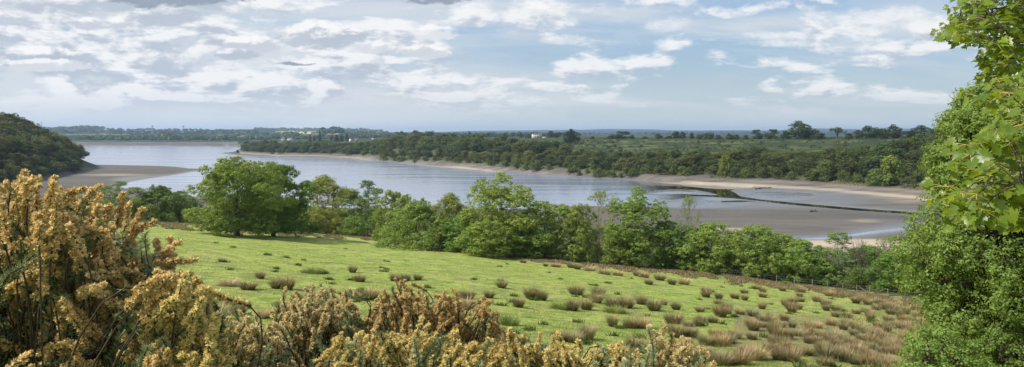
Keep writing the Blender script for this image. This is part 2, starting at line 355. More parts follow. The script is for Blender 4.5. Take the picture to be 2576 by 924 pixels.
# surface character: R wetness, G pale dry sand, B vegetation
def blob(px, py, cx, cy, rx, ry, soft=.35): return sst(1 - np.hypot((px - cx) / rx, (py - cy) / ry), 0, soft)
wet = np.exp(-np.maximum(SD, 0) / 5.) * .8
wet = np.maximum(wet, .9 * blob(Xv, Yv, 1750, 507, 190, 22, .4)); wet = np.maximum(wet, .85 * blob(Xv, Yv, 1960, 492, 150, 19, .5)); wet = np.maximum(wet, .5 * blob(Xv, Yv, 1900, 500, 420, 40, .6))
wet = np.where(inside(GX, GY, POLYI), .95, wet)
wet = np.maximum(wet, .5 * blob(Xv, Yv, 400, 452, 160, 12, .5))
fo = (GY - (gF - 60)) / 60.
pale = np.where((GU > -.38), np.exp(-((fo - .40) / .16) ** 2) * .9 + .35 * np.exp(-((fo - .75) / .12) ** 2), 0)
pale = np.maximum(pale, .55 * blob(Xv, Yv, 1830, 578, 150, 8, .8)); pale = np.maximum(pale, 1. * blob(Xv, Yv, 2150, 616, 280, 20, .5)); pale = np.maximum(pale, .5 * blob(Xv, Yv, 2180, 556, 60, 7, .8))
pale = np.maximum(pale, .6 * blob(Xv, Yv, 290, 440, 150, 6, .9))
pale = np.maximum(pale, .5 * blob(Xv, Yv, 2290, 500, 160, 26, .9))
veg = np.where(GU > -.38, sst(fo, .80, 1.05), 0) * sst(vnoise(GX, GY, .05, 8) + .9, .1, 1.2) * np.where(GU > .2, 1., .55)
veg = np.maximum(veg, np.where(GU < -.3, sst(GZ, -20.5, -19.8) * (GY > 1880), 0))
char = np.stack([wet, pale, veg], -1)
fieldc = np.zeros(GX.shape)
for P in ([(690, 331), (760, 329), (860, 334), (850, 339), (780, 338), (700, 337)], ):
    fieldc = np.maximum(fieldc, inside(Xv, Yv, np.array(P, float)) & (GY > 3000))
for P in ([(545, 339), (640, 341), (645, 346), (560, 345)], [(900, 331), (962, 331), (962, 336), (910, 336)], [(165, 338), (240, 337), (240, 341), (170, 342)], [(250, 336), (330, 337), (325, 340), (250, 340)]):
    fieldc = np.maximum(fieldc, .5 * (inside(Xv, Yv, np.array(P, float)) & (GY > 1900)))
# materials of the ground
def ground_mats():
    # meadow
    m, N = new_mat('meadow_grass'); P = N.n('ShaderNodeTexCoord').outputs['Object']; PM = N.map(P, (1, 1, 0))
    a = N.noise(PM, .055, 5, .68); b = N.noise(N.map(PM, (.8, 1, 1)), .5, 5, .72); c = N.noise(N.map(PM, (.8, .6, 1), rot=(0, 0, .25)), 1.7, 6, .8)
    col = N.mix(N.ss(a, .35, .68), (.255, .335, .050), (.35, .375, .10))
    col = N.mix(N.ss(b, .46, .58), col, (.165, .235, .042)); col = N.mix(N.m('MULTIPLY', N.ss(c, .50, .60), .75), col, (.42, .43, .15))
    col = N.mix(N.m('MULTIPLY', N.ss(N.noise(PM, .28, 5, .65), .52, .64), .75), col, (.24, .235, .095))
    col = N.mix(N.m('MULTIPLY', N.ss(N.noise(N.map(PM, (.7, 1, 1), loc=(9, 4, 0)), .42, 3, .5), .70, .74), .7), col, (.17, .13, .085))
    far = N.attr('rough').outputs['Fac']; no = N.noise(N.map(PM, (.35, 1, 1)), .8, 4, .7)
    col = N.mix(N.m('MULTIPLY', far, N.ss(N.m('ADD', no, N.m('MULTIPLY', far, .35)), .45, .75)), col, (.24, .20, .10))
    N.out(N.bsdf(col, .85, .15, N.bump(N.m('ADD', c, b), 1., .3))); M['meadow'] = m
    # bank under the trees
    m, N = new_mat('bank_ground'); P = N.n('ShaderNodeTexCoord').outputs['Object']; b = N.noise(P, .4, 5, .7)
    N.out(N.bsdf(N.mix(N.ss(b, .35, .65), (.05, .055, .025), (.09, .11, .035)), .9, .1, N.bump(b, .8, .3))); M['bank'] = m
    # exposed mud and beach, tones lowered to carry the cloud shade
    m, N = new_mat('lake_mud'); P = N.n('ShaderNodeTexCoord').outputs['Object']; at = N.sep(N.attr('char').outputs['Color'])
    st = N.noise(N.map(P, (.3, 1, 1), rot=(0, 0, -.15)), .12, 5, .65); fi = N.noise(P, .9, 5, .75); big = N.noise(N.map(P, (.35, 1, 1)), .02, 3)
    col = N.mix(N.ss(st, .3, .7), (.076, .072, .066), (.118, .110, .100)); col = N.mix(N.m('MULTIPLY', N.ss(fi, .35, .7), .5), col, (.15, .128, .108))
    col = N.mix(N.m('MULTIPLY', N.ss(big, .45, .6), .4), col, (.062, .059, .056))
    w = N.m('MULTIPLY', at[0], N.ss(N.m('ADD', st, at[0]), .40, .85))
    p = N.m('MULTIPLY', at[1], N.ss(N.m('ADD', N.m('ADD', st, N.m('MULTIPLY', fi, .3)), N.m('MULTIPLY', at[1], .3)), .5, .95))
    col = N.mix(p, col, (.40, .33, .245)); col = N.mix(w, col, (.13, .137, .155))
    g = N.m('MULTIPLY', at[2], N.ss(N.m('ADD', fi, N.m('MULTIPLY', at[2], .4)), .55, .8)); col = N.mix(g, col, (.125, .135, .05))
    pool = N.m('MULTIPLY', w, N.ss(N.noise(N.map(P, (.25, 1, 1), rot=(0, 0, -.12)), .16, 6, .7), .40, .50)); ro = N.m('SUBTRACT', N.m('SUBTRACT', .85, N.m('MULTIPLY', w, .52)), N.m('MULTIPLY', pool, .24)); sp = N.m('ADD', .2, N.m('MULTIPLY', w, 1.3))
    N.out(N.bsdf(col, ro, sp, N.bump(fi, N.m('SUBTRACT', .6, N.m('MULTIPLY', w, .5)), .15))); M['mud'] = m
    # heath field across the water
    m, N = new_mat('heath_grass'); P = N.n('ShaderNodeTexCoord').outputs['Object']
    a = N.noise(N.map(P, (.5, .8, 1)), .035, 3, .6); b = N.noise(N.map(P, (1.3, .6, 1)), .055, 4, .65); col = N.mix(N.ss(a, .42, .62), (.038, .050, .017), (.092, .110, .038))
    col = N.mix(N.ss(b, .47, .53), col, (.026, .040, .015)); col = N.mix(N.m('MULTIPLY', N.ss(N.noise(P, .5, 3), .62, .7), .5), col, (.10, .10, .05))
    N.out(N.bsdf(col, .9, .1, N.bump(b, .6, .6))); M['heath'] = m
    # far countryside
    m, N = new_mat('countryside'); P = N.n('ShaderNodeTexCoord').outputs['Object']
    vo = N.n('ShaderNodeTexVoronoi'); N.set(vo.inputs['Vector'], N.map(P, (.35, 1, 0))); N.set(vo.inputs['Scale'], .004); vc = N.sep(vo.outputs['Color'])
    col = N.mix(vc[0], (.022, .038, .020), (.048, .072, .030)); fl = N.attr('field').outputs['Fac']
    col = N.mix(N.ss(N.sep(P)[1], 2600., 5000.), col, (.016, .028, .024)); col = N.mix(N.ss(fl, .2, .45), col, (.12, .15, .05)); col = N.mix(N.ss(fl, .7, .95), col, (.44, .36, .17))
    N.out(N.bsdf(col, .9, .1)); M['country'] = m
ground_mats()
rough = np.exp(-(np.maximum(fT - GY, 0) / (5 + .04 * GY)) ** 2) * .85 * (GU > -.6); rough = np.maximum(rough, .85 * blob(GX, GY, 16, 46, 22, 26, .9) * (GU > .3)); rough = np.maximum(rough, sst(GU, .40, .62) * .25)
idx = np.arange(nr * nc).reshape(nr, nc)
quad = np.stack([idx[:-1, :-1], idx[:-1, 1:], idx[1:, 1:], idx[1:, :-1]], -1).reshape(-1, 4)
cu = (GU[:-1, :-1] + GU[1:, 1:]) .ravel() / 2; cy = (GY[:-1, :-1] + GY[1:, 1:]).ravel() / 2; cx = cu * cy
cT = Tline(cu); cS = np.interp(cu, CU, CO[:, 1]); cF = np.interp(cu, CU, CO[:, 2]); cP = np.interp(cu, CU, CO[:, 6]); cz = (GZ[:-1, :-1] + GZ[1:, 1:]).ravel() / 2
csd = (SD[:-1, :-1] + SD[1:, 1:]).ravel() / 2
hd = (cx + 280) * -.949 + (cy - 405) * -.316
reg = np.full(len(quad), 5)
reg[cy < cP] = 4; reg[(cu > -.37) & (cy < np.interp(cu, CU, CO[:, 4]) + 12) & (cu < .75)] = 7; reg[(cu < -.37) & (cy < 1902)] = 2
reg[cy < cF + 4] = 3; reg[(cu < -.37) & (cy < 1861)] = 3
reg[(cu >= -.42) & (cu < -.36) & (cy < 1861) & (cz < -25.5)] = 3
reg[(cu < -.45) & (hd > 2) & (cy > 260) & (cy < 1300) & (cz > -28.9)] = 6
reg[cy < cS] = 1; reg[cy < cT + 3] = 0
reg[(cu < -.37) & (cy >= 1861) & (cy < 1902)] = 2
names = ['meadow', 'lakeside_bank', 'dam', 'lake_bed_mud', 'heath_field', 'far_countryside', 'wooded_hillside', 'wooded_bank']
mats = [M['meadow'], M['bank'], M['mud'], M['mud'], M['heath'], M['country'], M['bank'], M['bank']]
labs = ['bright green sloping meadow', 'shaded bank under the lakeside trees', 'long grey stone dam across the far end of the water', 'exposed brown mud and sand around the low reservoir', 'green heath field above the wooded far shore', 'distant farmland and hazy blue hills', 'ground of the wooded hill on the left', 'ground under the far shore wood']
AV = np.stack([GX, GY, GZ], -1).reshape(-1, 3)
for k in range(8):
    q = quad[reg == k]
    if not len(q): continue
    ui, inv = np.unique(q, return_inverse=True)
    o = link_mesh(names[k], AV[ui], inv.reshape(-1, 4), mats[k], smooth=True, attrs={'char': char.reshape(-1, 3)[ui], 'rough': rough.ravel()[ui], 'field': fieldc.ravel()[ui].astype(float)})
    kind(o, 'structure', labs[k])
# ground behind and beside the viewpoint
gx, gy = np.meshgrid(np.linspace(-70, 70, 71), np.linspace(-50, 30, 41)); gz = near_z(gx, gy) - .03
ii = np.arange(gx.size).reshape(gx.shape); q = np.stack([ii[:-1, :-1], ii[:-1, 1:], ii[1:, 1:], ii[1:, :-1]], -1).reshape(-1, 4)
qc = (gx[:-1, :-1] + 1, gy[:-1, :-1] + 1); keep = ((np.abs(qc[0]) > 2.0 * np.maximum(qc[1], .1)) | (qc[1] < 2.4)).ravel()
kind(link_mesh('ground', np.stack([gx, gy, gz], -1).reshape(-1, 3), q[keep], M['meadow'], smooth=True, attrs={'rough': np.zeros(gx.size), 'field': np.zeros(gx.size)}), 'structure')
# water
m, N = new_mat('reservoir_water'); P = N.n('ShaderNodeTexCoord').outputs['Object']; sp = N.sep(P)
wind = N.noise(N.map(P, (.5, 1., 1), rot=(0, 0, .1)), .006, 3, .5); calm = N.m('MULTIPLY', N.ss(N.m('ADD', sp[0], N.m('MULTIPLY', wind, 70)), 92, 125), N.ss(sp[1], 235., 262.))
rip = N.noise(N.map(P, (.6, 1.5, 1)), 1.3, 4, .7); streak = N.noise(N.map(P, (.25, 2.2, 1), rot=(0, 0, -.25)), .03, 4, .6)
ro = N.m('ADD', .10, N.m('MULTIPLY', N.ss(streak, .40, .60), .10)); ro = N.m('ADD', N.m('MULTIPLY', ro, N.m('SUBTRACT', 1., calm)), .02)
wcol = N.mix(calm, (.20, .235, .31), (.02, .018, .012))
b = N.n('ShaderNodeBsdfPrincipled'); N.set(b.inputs['Base Color'], wcol); N.set(b.inputs['Roughness'], ro); N.set(b.inputs['IOR'], 1.33)
N.set(b.inputs['Normal'], N.bump(rip, N.m('MULTIPLY', N.m('SUBTRACT', 1.08, calm), .09), .1)); N.out(b.outputs[0]); M['water'] = m
wv = np.array([(-1500, 160, WZ), (700, 160, WZ), (700, 1000, WZ), (-300, 1870, WZ), (-1900, 1870, WZ)], float)
wo = link_mesh('water', wv, np.array([[0, 1, 2, 3, 4]]), M['water']); kind(wo, 'structure', 'low reservoir water reflecting the grey sky')
# ---------------------------------------------------------------- trees
def crown_points(puffs, radii, nsub, rsub, nleaf, up=.25, cen=None):
    """leaf positions and facing on sub-clusters around each puff"""
    P = []; D = []
    cen = np.mean(puffs, 0) if cen is None else cen
    for c, r in zip(puffs, radii):
        k = max(4, int(nsub * r * r)); d = rdir(k); d = unit(d + np.array([0, 0, up]) + .35 * unit(c - cen)); 
        sc = c + d * r * rng.uniform(.55, 1.0, (k, 1)) * np.array([1, 1, .8])
        j = np.repeat(np.arange(k), nleaf); e = rdir(len(j)); e = unit(e + .4 * d[j] + np.array([0, 0, .2]))
        rs = rsub * rng.uniform(.6, 1.3, k)[j][:, None]
        P.append(sc[j] + e * rs * rng.uniform(.3, 1, (len(j), 1)) * np.array([1, 1, .75])); D.append(unit(e + .5 * d[j] + rng.normal(size=e.shape) * .45))
    return np.concatenate(P), np.concatenate(D)
def env_puffs(H, Wd, base, n, shape, r0, r1, seed=None, hollow=.35):
    """puff centres filling a crown of height H, width Wd, starting at base"""
    out = []; rad = []
    while len(out) < n:
        t = rng.uniform(0, 1); 
        if shape == 'round': e = math.sqrt(max(0, 1 - (2 * t - .9) ** 2 / 1.25))
        elif shape == 'ball': e = max(0, 1 - abs(2 * t - .86) ** 2.4 / 1.42) ** .5
        elif shape == 'flat': e = math.sqrt(max(0, 1 - max(0, (t - .45) / .6) ** 2)) * (.55 + .45 * min(1, t / .4))
        elif shape == 'cone': e = (1 - t) ** .8 * .95 + .05
        elif shape == 'column': e = math.sin(math.pi * min(1, (t * .92 + .08))) ** .6
        elif shape == 'dome': e = math.sqrt(max(0, 1 - t ** 2.2))
        else: e = 1 - abs(t - .5)
        if rng.uniform() > e + .15: continue
        a = rng.uniform(0, 2 * np.pi); rr = math.sqrt(rng.uniform(hollow ** 2, 1)) * e * Wd / 2
        r = rng.uniform(r0, r1); rr = max(0, rr - r * .75)
        out.append((rr * math.cos(a), rr * math.sin(a), base + t * (H - base - r * .8))); rad.append(r)
    return np.array(out), np.array(rad)
def tree_proto(name, H, Wd, base, shape='round', npuff=34, r=(.9, 1.6), leaf=.24, nsub=9, nleaf=22, rsub=.5, mat='leaf', bark='bark', trunk_r=.22, sparse=0, stems=1, hollow=.35, twigs=0, lean=.0):
    root = thing(name, 'x', 'tree')
    pf, rd = env_puffs(H, Wd, base, npuff, shape, r[0], r[1], hollow=hollow)
    P, D = crown_points(pf, rd, nsub, rsub, nleaf)
    P[:, 0] += lean * np.maximum(P[:, 2] - base, 0)
    sel = P[:, 2] > .15
    wa = 2 * np.percentile(np.hypot(P[:, 0], P[:, 1]), 96); ha = np.percentile(P[:, 2], 98.2)
    sx_, sz_ = Wd / wa, H / ha; P = P * np.array([sx_, sx_, sz_]); pf = pf * np.array([sx_, sx_, sz_])
    B = Batch(); n = int(sel.sum()); B.add(LEAF_V, LEAF_F, P[sel], D[sel], leaf * rng.uniform(.6, 1.25, n))
    cr = B.build('crown', M[mat], root)
    T = Batch()
    for s in range(stems):
        off = rng.normal(size=2) * (.12 * Wd if stems > 1 else .02); top = np.array([off[0] * 1.6, off[1] * 1.6, H * (.72 if stems == 1 else rng.uniform(.5, .75))])
        pts = curve((off[0] * .3, off[1] * .3, -.5), top, (rng.normal() * .25, rng.normal() * .25, 0), 8); T.tube(pts, trunk_r / math.sqrt(stems), trunk_r * .18, 7)
        k = rng.permutation(len(pf))[:max(5, min(22, npuff) // stems)]
        for i in k:
            c = pf[i]; j = int(np.clip((c[2] / H) * 7 * rng.uniform(.55, .95), 2, 6)); a = pts[j]
            T.tube(curve(a, c, (rng.normal() * .3, rng.normal() * .3, .06 * np.linalg.norm(c - a)), 5), trunk_r * (.2 if sparse == 0 else .3) / math.sqrt(stems), .015, 5)
            for w in range(2 + twigs):
                e = c + rdir(1)[0] * rd[i] * rng.uniform(.7, 1.15) + np.array([0, 0, .3 * rd[i] * (1 if twigs else 0)]); T.tube(curve(c * .8 + a * .2, e, rng.normal(size=3) * .1, 4), .03, .012, 3)
    tr = T.build('trunk', M[bark], root, True)
    PARTS[root.name] = [cr, tr]; return root
def dims(H, W): return dict(H=H, Wd=W)
def conifer_proto(name, H, Wd):
    root = thing(name, 'x', 'tree'); B = Batch(); T = Batch(); T.tube([(0, 0, -.4), (0, 0, H * .95)], .2, .03, 6)
    for k in range(26):
        t = k / 26; z = .6 + t * (H - .8); R = Wd / 2 * (1 - t) ** .75 + .1; n = int(70 * (1 - t) + 14); a = rng.uniform(0, 2 * np.pi, n); rr = R * rng.uniform(.4, 1, n)
        P = np.stack([rr * np.cos(a), rr * np.sin(a), z - rr * .25 + rng.normal(size=n) * .12], 1); B.add(LEAF_V, LEAF_F, P, unit(np.stack([np.cos(a) * .6, np.sin(a) * .6, np.full(n, .7)], 1) + rng.normal(size=(n, 3)) * .3), Wd * .13 * rng.uniform(.7, 1.3, n))
    PARTS[root.name] = [B.build('crown', M['conifer'], root), T.build('trunk', M['bark'], root)]; return root
# ---- the near row along the meadow edge: each tree is placed by where it stands and how tall it is
NP = {
 'round': tree_proto('alder_tree', 10, 10, .1, 'ball', 58, (.8, 1.5), nsub=13, nleaf=26, rsub=.42),
 'dome': tree_proto('sallow_bush', 7, 10, .1, 'dome', 54, (.8, 1.5), stems=4, leaf=.21, nsub=14, nleaf=28, rsub=.42),
 'tall': tree_proto('ash_tree', 13, 10, .5, 'ball', 74, (1.0, 1.7), hollow=.05, nsub=10, nleaf=26, rsub=.45),
 'willow': tree_proto('willow_tree', 11, 10, .8, 'dome', 52, (.8, 1.5), leaf=.21, nsub=14, nleaf=30, stems=5),
 'slim': tree_proto('birch_tree', 11, 4.2, 1.2, 'column', 26, (.5, .95), leaf=.20, nsub=22, nleaf=22, rsub=.35, bark='pale_bark', trunk_r=.13),
 'sparse': tree_proto('sparse_ash_tree', 11, 8, 2., 'round', 34, (.7, 1.3), leaf=.18, nsub=9, nleaf=16, rsub=.4, bark='pale_bark', trunk_r=.17, twigs=4),
 'low': tree_proto('hawthorn_bush', 4, 6, .1, 'dome', 22, (.7, 1.2), leaf=.2, stems=4, trunk_r=.1),
 'rough': tree_proto('goat_willow_tree', 9, 9, .1, 'flat', 60, (.75, 1.4), stems=3, nsub=13, nleaf=26, rsub=.42),
}
PD = {'round': (10, 10), 'dome': (7, 10), 'tall': (13, 10), 'willow': (11, 10), 'slim': (11, 4.2), 'sparse': (11, 8), 'low': (4, 6), 'rough': (9, 9)}
# X centre, Y top, Y base, width, proto, tint, label
G_ROW = 'trees and bushes along the lower edge of the meadow'
near_row = [
 (28, 478, 552, 70, 'dome', (.95, 1.15, 1.0), 'pale green rounded bush showing above the gorse at the far left'),
 (205, 500, 548, 90, 'low', (1.0, 1.1, 1.3), 'low grey green bush beside the sand spit, above the gorse'),
 (262, 468, 550, 48, 'slim', (.85, 1.0, .95), 'slim grey green tree second from left above the gorse'),
 (300, 458, 552, 44, 'slim', (.8, .95, .9), 'narrow pointed tree among the bushes left of the dark round bush'),
 (345, 472, 552, 62, 'slim', (1.0, 1.05, 1.1), 'wispy grey green tree next to the dark round bush'),
 (396, 472, 555, 118, 'dome', (.72, .85, .7), 'dark round bush left of the big oak pair'),
 (450, 484, 556, 84, 'round', (.62, .8, .7), 'dark bush tucked against the left side of the big oaks'),
 (735, 500, 588, 90, 'dome', (.5, .68, .55), 'dark bush showing behind the right side of the oaks'),
 (812, 449, 588, 118, 'willow', (1.35, 1.2, 1.1), 'feathery yellow green willow right of the oaks'),
 (875, 480, 590, 110, 'willow', (1.1, 1.1, .95), 'dull green willow joined to the feathery yellow willow'),
 (832, 530, 590, 92, 'low', (1.35, 1.15, 1.2), 'pale olive low bush in front of the feathery willow'),
 (890, 545, 596, 80, 'low', (.8, 1.0, .6), 'dark green low bush at the foot of the willows'),
 (924, 456, 594, 52, 'slim', (.62, .8, .8), 'tall slim dark birch standing right of the willows'),
 (948, 476, 600, 40, 'slim', (.8, .95, .9), 'shorter slim birch beside the tall dark birch'),
 (982, 484, 612, 66, 'round', (1.15, 1.2, .95), 'fresh green tree between the birches and the big round bush'),
 (1020, 495, 616, 70, 'round', (1.15, 1.2, 1.0), 'light green tree top behind the big round bush'),
 (978, 545, 612, 62, 'dome', (1.4, 1.35, 1.0), 'pale yellowish low bush at the left foot of the big round bush'),
 (1052, 510, 628, 165, 'dome', (1.05, 1.15, 1.0), 'big round green bush near the middle of the row'),
 (1130, 494, 634, 100, 'willow', (1.25, 1.15, 1.05), 'dull yellow green tree behind and right of the big round bush'),
 (1160, 545, 640, 90, 'rough', (.85, 1.1, .95), 'mid green tree in front of the dull yellow green tree'),
 (1212, 450, 642, 62, 'sparse', (.95, 1.0, 1.0), 'tall thin grey green tree with open twiggy top'),
 (1262, 452, 648, 150, 'tall', (1.3, 1.3, 1.05), 'tallest bright green tree in the middle of the row'),
 (1225, 560, 650, 110, 'rough', (1.2, 1.25, .95), 'bright leafy tree at the foot of the tallest middle tree'),
 (1372, 514, 656, 150, 'round', (1.15, 1.25, .9), 'dense round topped bright tree right of the tallest middle tree'),
 (1320, 570, 654, 100, 'rough', (.8, 1.0, .75), 'dark green tree filling the gap left of the dense round tree'),
 (1462, 520, 664, 85, 'rough', (1.15, 1.15, 1.0), 'broken topped tree with dark leaning stems'),
 (1512, 482, 670, 90, 'sparse', (1.2, 1.15, 1.1), 'half bare twiggy tree left of the tall open tree'),
 (1602, 488, 678, 128, 'tall', (1.0, 1.15, .85), 'tall open tree with a dark trunk showing, rising over the mud'),
 (1560, 575, 674, 80, 'rough', (1.2, 1.2, .95), 'leafy light green tree under the tall open tree'),
 (1680, 560, 684, 90, 'round', (.75, .95, .8), 'dark leafy tree right of the tall open tree'),
 (1733, 494, 690, 50, 'sparse', (1.1, 1.15, 1.1), 'thin twiggy tree standing up alone against the mud'),
 (1722, 570, 688, 80, 'rough', (.95, 1.15, .9), 'green tree round the foot of the lone twiggy tree'),
 (1795, 566, 696, 115, 'rough', (1.2, 1.3, .95), 'bright tree just right of the lone twiggy tree'),
 (1848, 596, 700, 80, 'rough', (1.5, 1.35, .8), 'yellow green tree in the lower right part of the row'),
 (1900, 572, 706, 110, 'rough', (1.15, 1.25, 1.0), 'wide leafy tree below the stream mouth'),
 (1965, 590, 712, 95, 'rough', (1.25, 1.3, .95), 'leafy tree with one branch reaching right over the mud'),
 (2015, 606, 718, 100, 'round', (1.1, 1.3, 1.0), 'round leafy tree left of the slim tree by the bare tree'),
 (2062, 622, 724, 60, 'round', (.85, 1.05, .85), 'small dark tree tucked left of the slim tree by the bare tree'),
 (2108, 585, 728, 72, 'slim', (.95, 1.1, .95), 'slim grey green tree left of the bare tree'),
 (2180, 622, 734, 100, 'rough', (.9, 1.15, .85), 'green leafy tree below the bare tree'),
 (2238, 596, 742, 80, 'sparse', (1.15, 1.15, 1.1), 'pale loose tree right of the bare tree'),
 (2250, 640, 748, 90, 'rough', (.8, 1.05, .75), 'dark tree at the end of the row beside the big right tree'),
 (2330, 640, 760, 110, 'rough', (.7, .9, .7), 'dark tree behind the big right tree'),
]
CATN = {'slim': 'birch', 'dome': 'bush', 'low': 'bush'}
def place(proto, pd, X, Yt, Yb, Wp, tint, label, cat, group, back=4., rot=None, y=None, name=None):
    u = float(U(X))
    if y is None:
        k = 5. / (float(V(Yb)) + PB * u + PC); y = k if 30 < k < 210 else float(Tline(u)); y = min(y, 200) + back
    x = u * y; z = h1(x, y); H = (-float(V(Yt)) * y - z); W = Wp / F * y
    sz = H / pd[0]; sx = W / pd[1]
    return use_proto(proto, (x, y, z - .05), rng.uniform(0, 6.28) if rot is None else rot, (sx, sx, sz), label, cat, group, color=(*tint, 1)), y
for i, (X, Yt, Yb, Wp, pk, tint, lab) in enumerate(near_row):
    place(NP[pk], PD[pk], X, Yt, Yb, Wp * 1.32, tint, lab, CATN.get(pk, 'tree'), G_ROW, back=3 + 3 * rng.uniform())
for i, X in enumerate(list(np.arange(205, 480, 36.)) + list(np.arange(745, 1000, 34.)) + list(np.arange(1000, 2330, 33.))):      # low growth under the row
    e = float(np.interp(X, TL[:, 0], TL[:, 1])); g = rng.uniform(.55, 1.05)
    place(NP['low'], PD['low'], X + rng.uniform(-8, 8), e - rng.uniform(38, 62), e, rng.uniform(60, 85), (g, g * 1.12, g * .8), 'low scrubby bush filling the foot of the tree row behind the fence', 'bush', 'low scrub under the tree row', back=6 + rng.uniform(0, 5))
# the pair of oaks at the meadow edge
oakA = tree_proto('oak_tree', 13.5, 15, 1.5, 'ball', 96, (1.1, 2.0), leaf=.25, nsub=13, nleaf=28, rsub=.5, trunk_r=.42, hollow=.2)
oakB = tree_proto('oak_tree', 13, 13, 1.4, 'ball', 86, (1.1, 2.0), leaf=.25, nsub=13, nleaf=28, rsub=.5, trunk_r=.45, hollow=.2)
place(oakA, (13.5, 15), 598, 409, 594, 242, (1.02, 1.08, .8), 'large bright green oak, left one of the pair on the meadow edge', 'oak tree', None, back=0, rot=.4)
place(oakB, (13, 13), 690, 420, 596, 190, (.70, .90, .66), 'large dark green oak, right one of the pair on the meadow edge', 'oak tree', None, back=2, rot=2.)
# bare tree
root = thing('bare_tree', 'leafless grey tree standing against the pale mud at the lower right', 'dead tree'); T = Batch()
def branch(p, d, L, r, lev):
    e = p + d * L; T.tube(curve(p, e, rng.normal(size=3) * L * .05, 5), r, r * .55, 5)
    if lev == 0: return
    for k in range(3 if lev > 1 else 4):
        branch(p + (e - p) * rng.uniform(.45, 1), unit((d + rng.normal(size=3) * .42 + np.array([0, 0, .2]))[None])[0], L * rng.uniform(.55, .8), r * .55, lev - 1)
for k in range(4): branch(np.array([0, 0, -.3]), unit(np.array([[rng.normal() * .3, rng.normal() * .3, 1.]]))[0], 3.2, .09, 4)
T.build('trunk', M['bark'], root, True); u = float(U(2172)); y = 104.; x = u * y; z = h1(x, y); root.location = (x, y, z); zs = (-float(V(578)) * y - z) / 7.8; root.scale = (zs * .8, zs * .8, zs)
# ---- far shore and hill woods
FP = []
for k, (sh, H, W, n) in enumerate([('round', 12, 12, 26), ('round', 11, 12, 24), ('flat', 12, 13, 26), ('dome', 9, 11, 22), ('round', 13, 11, 26), ('dome', 6, 8, 16), ('dome', 5, 8, 14)]):
    nm = 'woodland_tree' if k < 5 else 'shore_bush'
    FP.append((tree_proto(nm, H, W, .6 if sh == 'dome' else 1.2, sh, n, (1.5, 2.7) if k < 5 else (1., 1.7), leaf=.52 if k < 5 else .42, nsub=5 if k < 5 else 7, nleaf=14, rsub=.75, mat='far_leaf', trunk_r=.25, hollow=.45), (H, W)))
TOP = np.array([(605, 352), (640, 352), (700, 357), (800, 355), (850, 356), (900, 352), (940, 344), (990, 338), (1050, 336), (1090, 333), (1150, 334), (1200, 338), (1260, 344), (1330, 349), (1400, 357), (1425, 365), (1455, 388),
                (1490, 372), (1530, 378), (1565, 392), (1600, 384), (1650, 376), (1700, 380), (1760, 378), (1800, 384), (1850, 366), (1890, 372), (1930, 378), (1980, 376), (2030, 382), (2080, 372), (2130, 364), (2180, 360), (2230, 352), (2280, 338), (2330, 332), (2420, 325), (2600, 320)], float)
zones = [(605, 900, 'low peninsula wood'), (900, 1150, 'tall wood beside the peninsula'), (1150, 1430, 'tall wood below the farm building'), (1430, 1700, 'far wood left of the mud island'), (1700, 2000, 'far wood above the mud channel'), (2000, 2600, 'wood ending the far shore')]
def zone(X):
    for a, b, s in zones:
        if X < b: return s
    return zones[-1][2]
X = 608.; nb = 0
while X < 2560:
    u = float(U(X)); yF = float(np.interp(u, CU, CO[:, 2])); yB = float(np.interp(u, CU, CO[:, 4]))
    top = float(np.interp(X, TOP[:, 0], TOP[:, 1])); 
    rows = [0.12, .55, 1.05] if X < 1430 else [.1, .5, .95]
    for ri, fr in enumerate(rows):
        y = yF + 6 + (yB - yF) * fr * rng.uniform(.9, 1.1); Xj = X + rng.uniform(-8, 8) + ri * 9; uu = float(U(Xj)); x = uu * y; z = h1(x, y)
        ztop = -float(V(top + rng.uniform(-2, 7))) * y; Hmax = ztop - z
        H = Hmax if ri == 2 else min(Hmax * .95, (9.5, 12)[ri] * rng.uniform(.7, 1.15))
        H = float(np.clip(H, 5, 18)); k = int(rng.integers(0, 5)); pr, (ph, pw) = FP[k]
        W = max(H * rng.uniform(1.15, 1.55), 10.) * (1.15 if X > 900 else 1.35)
        g = rng.uniform(.8, 1.6); tint = (g * rng.uniform(.85, 1.25), g, g * rng.uniform(.75, 1.0), 1)
        col = 'dark' if g < 1.05 else ('mid green' if g < 1.3 else 'lighter green'); pos = ('at the beach side', 'in the middle', 'along the top')[ri]
        use_proto(pr, (x, y, z - .3), rng.uniform(0, 6.28), (W / pw, W / pw, H / ph), f'{col} tree {pos} of the {zone(X)}'[:200], 'tree', 'trees of the wood along the far shore', color=tint, name='woodland_tree')
        nb += 1
    for _q in range(2 if X > 950 else 1):
        y = yF + rng.uniform(-5, 5); Xj = X + rng.uniform(-12, 12); x = float(U(Xj)) * y; z = h1(x, y); pr, (ph, pw) = FP[5 + int(rng.integers(0, 2))]; H = rng.uniform(3.2, 6.5); W = H * rng.uniform(1.2, 1.8); g = rng.uniform(.9, 1.7)
        use_proto(pr, (x, y, z - .2), rng.uniform(0, 6.28), (W / pw, W / pw, H / ph), f'low rounded bush on the beach edge of the {zone(X)}', 'bush', 'bushes at the foot of the far shore wood', color=(g * 1.05, g, g * .8, 1), name='shore_bush')
    X += 9.0 * F / yF * rng.uniform(.8, 1.15) * (1 if X > 900 else .9)
